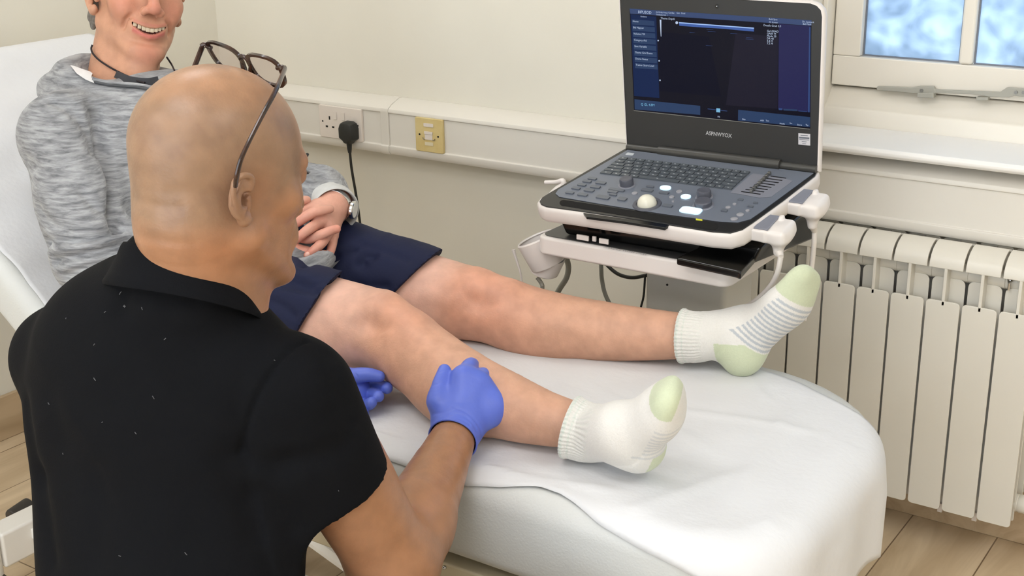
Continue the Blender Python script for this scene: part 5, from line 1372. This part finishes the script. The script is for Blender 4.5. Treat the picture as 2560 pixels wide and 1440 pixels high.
# polo shirt ----------------------------------------------------------------
M_polo=mat('black_cotton_polo',(11,12,15),0.9,var=0.15,vscale=14,bump=0.2,bscale=420,spec=.15)
lat=unit(sR-sL); upb=unit(V3(-.09,.13,1)); upb=unit(upb-lat*np.dot(upb,lat)); fw=np.cross(upb,lat)
A_=[lat,fw,upb]
chc=at2(404,938,1.655); wac=at2(408,1230,1.66); hic=at2(430,1530,1.66)
po=[('u',ell(chc,(.180,.118,.135),A_),0),('u',ell(wac+upb*.02,(.178,.118,.20),A_),.08),('u',ell(hic,(.172,.125,.17),A_),.08),
    ('u',cone(sR+V3(-.06,0,-.02),sL+lat*.05,.054),.04),
    ('u',ell(at2(345,815,1.63),(.10,.08,.065),A_),.06),
    ('u',cone(c7+V3(-.006,-.004,-.030),chc+upb*.02,.081,.12),.05),
    ('u',ell(at2(620,930,1.60),(.07,.07,.05),A_),.05)]
hemR=at2(840,1247,1.66); axR=unit(eR-sR)
e_=unit(at2(945,1167,1.69)-at2(736,1330,1.64)); nR=unit(axR-e_*np.dot(axR,e_)); hm=(at2(945,1167,1.69)+at2(736,1330,1.64))/2-axR*.022
slv=[('u',chain([sR-axR*.01,sR*.45+hemR*.55,hemR+axR*.05],[.070,.073,.075],sm=3),0),
     ('s',half(hm,nR,hm-.25,hm+.25),.0015)]
hemL=sL*.45+eL*.55; po=slv+po+[('u',chain([sL,hemL],[.062,.060]),.04)]
Vp,Fp=sdfmesh(po,(-1.66,-1.98,.38),(-.74,-1.25,1.06),.0045)
N_=vnormals(Vp,Fp)
Vp=Vp+N_*(wavenoise(Vp,31,17,4,.5)*.0022)[:,None]
for pts,d,w in (([(762,852),(718,880),(672,940),(640,1010),(615,1080),(607,1130)],.0045,.004),([(300,715),(322,735),(345,730)],.003,.012),([(330,700),(310,740),(300,775)],.005,.012),([(380,720),(420,745),(480,750)],.004,.012),
      ([(700,1180),(780,1140),(860,1120)],.005,.016),([(640,1240),(700,1280),(735,1320)],.006,.016),([(90,1200),(110,1300),(120,1400)],.008,.02),([(60,1010),(75,1100),(95,1190)],.006,.018),
      ([(560,1150),(600,1250),(640,1330)],.005,.02),([(240,1180),(250,1300),(240,1400)],.004,.02),([(130,1000),(150,1100)],.003,.02),([(820,900),(850,980),(880,1060)],.003,.014),([(600,1130),(650,1160),(720,1150)],.005,.014)):
    Vp=crease(Vp,N_,pts,d,w,16)
def clip_plane(V,F,p0,n,mask,tol):
    """cut the part of the mesh beyond a plane (inside mask) and straighten the edge"""
    s=(V-p0)@n; nr=mask&(np.abs(s)<tol); V=V-n*(s*nr)[:,None]; bad=mask&(s>tol); return V,F[~bad[F].any(1)]
polo=mesh_np('polo_shirt',Vp,Fp,M_polo,pr)
# collar
nd_=unit(nkc-c7+V3(0,.02,0)); 
def collar():
    cx_=at2(464,676,1.575); axn=unit(V3(-.10,.30,1)); u_=unit(np.cross(axn,unit(V3(.2,1,0)))); w_=np.cross(axn,u_); rings=[]
    for r,h in ((.064,-.03),(.067,.018),(.0685,.024),(.0715,.025),(.0745,.020),(.079,.006),(.087,-.012),(.0925,-.022),(.092,-.026),(.086,-.024),(.078,-.012)):
        rg=[]
        for k in range(64):
            a=2*math.pi*k/64; fr_=max(0,math.cos(a-math.radians(90)))    # front drops
            c_=math.cos(a); s__=math.sin(a); back=.5-.5*((c_*u_+s__*w_)@unit(V3(.2,1,0)))
            rg.append(cx_+axn*(h-.035*(1-back)**1.5+.006*back)+(r*1.03*c_)*u_+(r*1.03*s__)*w_)
        rings.append(rg)
    return MB().loft(rings,cap=False)
co=collar().build('collar',M_polo,polo,ang=80)
# sleeve hem stitching line and lint
lint=MB(); rl=random.Random(3); Qp=project(Vp); vis=((Vp-CAMP)*vnormals(Vp,Fp)).sum(1)<0; Np=vnormals(Vp,Fp)
for u,v in ((308,770),(311,768),(258,779),(165,794),(353,775),(411,848),(233,861),(232,950),(382,995),(259,1059),(155,1138),(296,1386),(463,1382),(850,1230),(343,1083),(120,1010),(300,735),(690,900)):
    i=np.where(vis&(np.hypot(Qp[:,0]-u,Qp[:,1]-v)<6))[0]
    if not len(i): continue
    i=i[np.argmin(Qp[i,2])]; n=Np[i]; t=unit(np.cross(n,(rl.uniform(-1,1),rl.uniform(-1,1),rl.uniform(-1,1)))); a=Vp[i]+n*.0006; L=rl.uniform(.0006,.0022)
    lint.tube([a-t*L,a+n*.0004,a+t*L],.00045,6)
o=lint.build('lint',mat('pale_lint',(96,96,98),.9,var=.1),polo); o['kind']='stuff'
# trousers: hips, thighs and shins on the stool, out of the photograph's frame
M_trou=mat('charcoal_trousers',(34,35,40),.8,var=.1,bump=.2,bscale=300)
tr2=[('u',ell(hic+V3(.0,.03,-.07),(.17,.135,.11),A_),0)]
for s__ in (-1,1):
    h_=hic+lat*.09*s__+V3(0,.0,-.10); k_=V3(-1.08+.27*s__,-1.36,.40); a_=V3(-1.08+.29*s__,-1.47,.10)
    tr2+=[('u',chain([h_,k_],[.088,.068]),.05),('u',chain([k_,a_],[.066,.05]),.03)]
Vz,Fz=sdfmesh(tr2,(-1.62,-1.95,.07),(-.62,-1.24,.72),.009,1); mesh_np('trousers',Vz,Fz,M_trou,pr)
for s__ in (-1,1):
    a_=V3(-1.08+.29*s__,-1.47,.0)
    ops=[('u',cone(a_+V3(0,-.04,.045),a_+V3(0,.10,.03),.042,.035),0),('u',cone(a_+V3(0,-.04,.05),a_+V3(0,-.02,.10),.04,.045),.02),('s',half(a_+V3(0,0,.001),(0,0,-1),a_-.2,a_+.25))]
    Vf,Ff=sdfmesh(ops,a_-.12,a_+.20,.006,1); mesh_np('shoe',Vf,Ff,M_dark,pr)
stl=thing('stool','round padded stool under the man in black','stool',(hic[0],hic[1],0))
sz_=hic[2]-.245
MB().lathe([(.02,-.07),(.15,-.06),(.17,-.05),(.175,-.02),(.165,0.0),(.12,.004)],(hic[0],hic[1],sz_),(0,0,1),40).build('seat',M_dark,stl)
MB().lathe([(.03,.08),(.03,sz_-.06)],(hic[0],hic[1],0),(0,0,1),20).build('column',M_chrome,stl)
for k in range(5):
    a=2*math.pi*k/5+.3; d=V3(math.cos(a),math.sin(a),0); b_=V3(hic[0],hic[1],.08)
    MB().tube([b_,b_+d*.24-V3(0,0,.012)],[.018,.012],12).build('leg',M_chrome,stl)
    MB().cyl(b_+d*.24+V3(-d[1],d[0],0)*.012+V3(0,0,-.054),b_+d*.24-V3(-d[1],d[0],0)*.012+V3(0,0,-.054),.0255,n=20).build('castor',M_dark,stl)
# gloves -----------------------------------------------------------------------
M_glove=mat('blue_nitrile_glove',(92,112,206),0.42,var=0.04,vscale=30,bump=0.15,bscale=120,sss=.05,spec=.5)
fa=unit(wR-mR)
gR=[('u',cone(wR-fa*.004,wR+fa*.012,.0335,.034),0),
    ('u',cone(wR+fa*.008,at2(1160,945,2.000),.030,.021),.015),('u',cone(wR+fa*.008,at2(1196,960,2.005),.030,.021),.015),('u',cone(wR+fa*.01,at2(1220,992,2.01),.028,.020),.015),('u',cone(wR+fa*.008,at2(1238,1020,2.01),.027,.018),.015),
    ('u',ell(at2(1228,1022,2.0),(.024,.020,.026),[CAMR[:,0],CAMR[:,2],-CAMR[:,1]]),.015),
    ('u',cone(at2(1120,1040,1.99),at2(1098,1000,1.99),.024,.017),.02)]
for kn_ in ([(1160,945,2.000),(1170,920,2.02),(1180,912,2.05),(1186,930,2.08)],[(1196,960,2.005),(1206,940,2.03),(1212,938,2.06),(1214,960,2.08)],[(1220,992,2.01),(1234,976,2.035),(1238,980,2.06),(1236,1000,2.075)],[(1236,1020,2.01),(1248,1012,2.03),(1250,1022,2.05),(1244,1036,2.06)]):
    gR.append(('u',chain([at2(*q) for q in kn_],[.0135,.0125,.0112,.0100] if kn_[0][0]<1230 else [.0115,.0105,.0095,.009],sm=4),.006))
gR.append(('u',chain([at2(*q) for q in ((1094,1006,1.985),(1097,968,1.995),(1106,942,2.005),(1111,926,2.012))],[.0160,.0118,.0112,.0100],sm=4),.009))
gc=wR-fa*.016
gR.append(('u',chain([gc,gc+fa*.03],[.0365,.0335]),.006))
gR.append(('s',cone(gc-fa*.05,gc+fa*.012,.0345,.0325),.001))
Vg,Fg=sdfmesh(gR,wR-.10,wR+.21,.0018)
rim_n=unit(-fa+unit(CAMP-wR)*.0)
s=(Vg-gc)@(-fa); Vg,Fg=clip_plane(Vg,Fg,gc,-fa,np.ones(len(Vg),bool),.0016)
Ng=vnormals(Vg,Fg)
for pts,d,w in (([(1100,1050),(1125,1036),(1160,1040),(1190,1075)],.0012,.0022),([(1110,1058),(1140,1045),(1175,1062)],.0010,.002),([(1085,1035),(1110,1030),(1130,1022)],.0009,.002),([(1130,1020),(1165,1030),(1195,1060),(1205,1090)],.0010,.002),([(1092,960),(1100,955)],.0012,.0012),([(1100,930),(1108,928)],.001,.0012),([(1083,964),(1092,960)],.001,.0015)):
    Vg=crease(Vg,Ng,pts,d,w,6)
gr_=mesh_np('glove',Vg,Fg,M_glove,pr)
ur=unit(np.cross(fa,(0,0,1))); vr=np.cross(fa,ur)
MB().tube([gc+.0372*(math.cos(a)*ur+math.sin(a)*vr) for a in np.linspace(0,2*math.pi,40,endpoint=False)],.0016,8,closed=True).build('glove_rim',M_glove,gr_)
gl=[('u',cone(at2(826,955,2.18),at2(880,960,2.175),.030,.026),0),('u',ell(at2(884,982,2.17),(.026,.022,.036),[CAMR[:,0],CAMR[:,2],-CAMR[:,1]]),.012)]
gl.append(('u',chain([at2(*q) for q in ((850,950,2.165),(885,940,2.15),(920,937,2.145),(948,941,2.145))],[.0175,.0135,.0118,.0095],sm=4),.006))
for q_,r in ((((890,962,2.19),(925,962,2.195),(950,965,2.18),(967,970,2.155)),.0108),(((888,985,2.185),(915,984,2.185),(935,986,2.16),(946,991,2.135)),.0105),(((888,1005,2.175),(908,1012,2.165),(922,1011,2.14),(929,1006,2.125)),.0100),(((880,1020,2.16),(896,1034,2.15),(908,1034,2.13)),.0095)):
    gl.append(('u',chain([at2(*q) for q in q_],[r*1.15,r*1.05,r,r*.92][:len(q_)],sm=4),.0025))
c_=at2(890,980,2.17); Vg2,Fg2=sdfmesh(gl,c_-.10,c_+.10,.0015)
Ng=vnormals(Vg2,Fg2)
for pts,d,w in (([(892,965),(888,990),(884,1015)],.0016,.0016),([(884,965),(878,985),(876,1010)],.0013,.0014),([(898,975),(896,1000)],.0010,.0012),([(872,935),(880,945)],.0009,.0012),([(890,934),(894,942)],.0009,.0012),([(858,945),(868,958),(874,970)],.0012,.0016)):
    Vg2=crease(Vg2,Ng,pts,d,w,6)
mesh_np('glove',Vg2,Fg2,M_glove,pr)
# glasses pushed up on the head ---------------------------------------------------
M_acet=mat('dark_tortoiseshell',(30,19,17),0.2,var=0.5,vscale=60,rgb2=(60,36,26),coat=.3)
M_lens=bpy.data.materials.new('spectacle_lens'); M_lens.use_nodes=True
def lensmat():
    nt=M_lens.node_tree; L=nt.links; out=nt.nodes['Material Output']
    t_=nt.nodes.new('ShaderNodeBsdfTransparent'); t_.inputs[0].default_value=(.93,.90,.90,1); g_=nt.nodes.new('ShaderNodeBsdfGlossy'); g_.inputs['Roughness'].default_value=.03
    mx=nt.nodes.new('ShaderNodeMixShader'); mx.inputs[0].default_value=.04; L.new(t_.outputs[0],mx.inputs[1]); L.new(g_.outputs[0],mx.inputs[2]); L.new(mx.outputs[0],out.inputs['Surface'])
lensmat()
gz=thing('eyeglasses','dark tortoiseshell glasses pushed up on top of the bald man\'s head','eyeglasses',tuple(at2(625,150,1.5)))
hingeR=at2(712,172,1.515); hingeL=at2(508,112,1.60); 
gx=unit(hingeR-hingeL); fwd_=unit(gF*.80+gU*.62); gup=unit(np.cross(gx,fwd_)); 
if gup@pU<0: gup=-gup
br_=(hingeR+hingeL)/2; Wg=np.linalg.norm(hingeR-hingeL)
gdn=-gup
# the front hangs from the hinges: lens plane spanned by gx and a downward axis that points forward over the forehead
dwn=unit(gF*.75-gU*.66); dwn=unit(dwn-gx*np.dot(dwn,gx)); nz_=unit(np.cross(gx,dwn))
half_=Wg/2
def G(x,y,h=0): return br_+gx*x+dwn*y+nz_*(h-.9*x*x*0)
def lens_outline(sg,scale=1.0):
    cx_=sg*.0335*half_/.069; w_,h_=.0255*half_/.069*scale,.020*scale
    pts=[]
    for k in range(28):
        a=2*math.pi*k/28; c_,s_=math.cos(a),math.sin(a); r=(abs(c_)**3.0+abs(s_)**3.0)**(-1/3.0)
        x=c_*r*w_; y=s_*r*h_; x*=1-.10*(y/h_) ; y+= .0015*(-sg*x/w_)
        pts.append((cx_+x,y+.012))
    return pts
fr_mb=MB()
for sg in (-1,1):
    o_=lens_outline(sg,1.14); i_=lens_outline(sg,.97); k_=28
    fr_mb.loft([[G(x,y,-.0018) for x,y in o_],[G(x,y,.0018) for x,y in o_],[G(x,y,.0018) for x,y in i_],[G(x,y,-.0018) for x,y in i_]],cap=False,closed=True)
fr_mb.tube([G(-.0075,.004),G(-.004,.0005),G(0,-.0008),G(.004,.0005),G(.0075,.004)],[.0030,.0026,.0024,.0026,.0030],10,sm=4)
for sg in (-1,1):
    fr_mb.tube([G(sg*.0085,.010),G(sg*.0065,.018,-.003),G(sg*.008,.024,-.005)],[.0022,.003,.0015],8,sm=3)
    fr_mb.tube([G(sg*(half_-.014),.002),G(sg*(half_-.004),-.001),G(sg*half_,.0,-.003)],[.003,.0034,.0034],10,sm=3)
fr_mb.build('front_frame',M_acet,gz,ang=50)
for sg in (-1,1):
    i_=lens_outline(sg,.98); MB().prism([(x,y) for x,y in i_],br_-nz_*.0006,gx,dwn,nz_*.0012).build('lens',M_lens,gz)
tipR=[hingeR,at2(690,225,1.462),at2(655,290,1.442),at2(622,355,1.430),at2(602,400,1.428),at2(592,440,1.433),at2(589,466,1.442)]
def temple(pts):
    return MB().tube(pts,[(.0026,.0044),(.0026,.0042),(.0024,.0036),(.0024,.0030),(.0026,.0034),(.0028,.0040),(.0024,.0034)],10,sm=5,flat=pU)
temple(tipR).build('temple',M_acet,gz)
mir=lambda p: p-2*((p-pO)@qA[0])*qA[0]
temple([hingeL,hingeL*.66+mir(tipR[-1])*.34+gx*.012,hingeL*.3+mir(tipR[-1])*.7+gx*.008,mir(tipR[-1])]).build('temple',M_acet,gz)
MB().ball(hingeL+gx*.006-nz_*.002,.0014,n=8).build('rivet',M_chrome,gz)
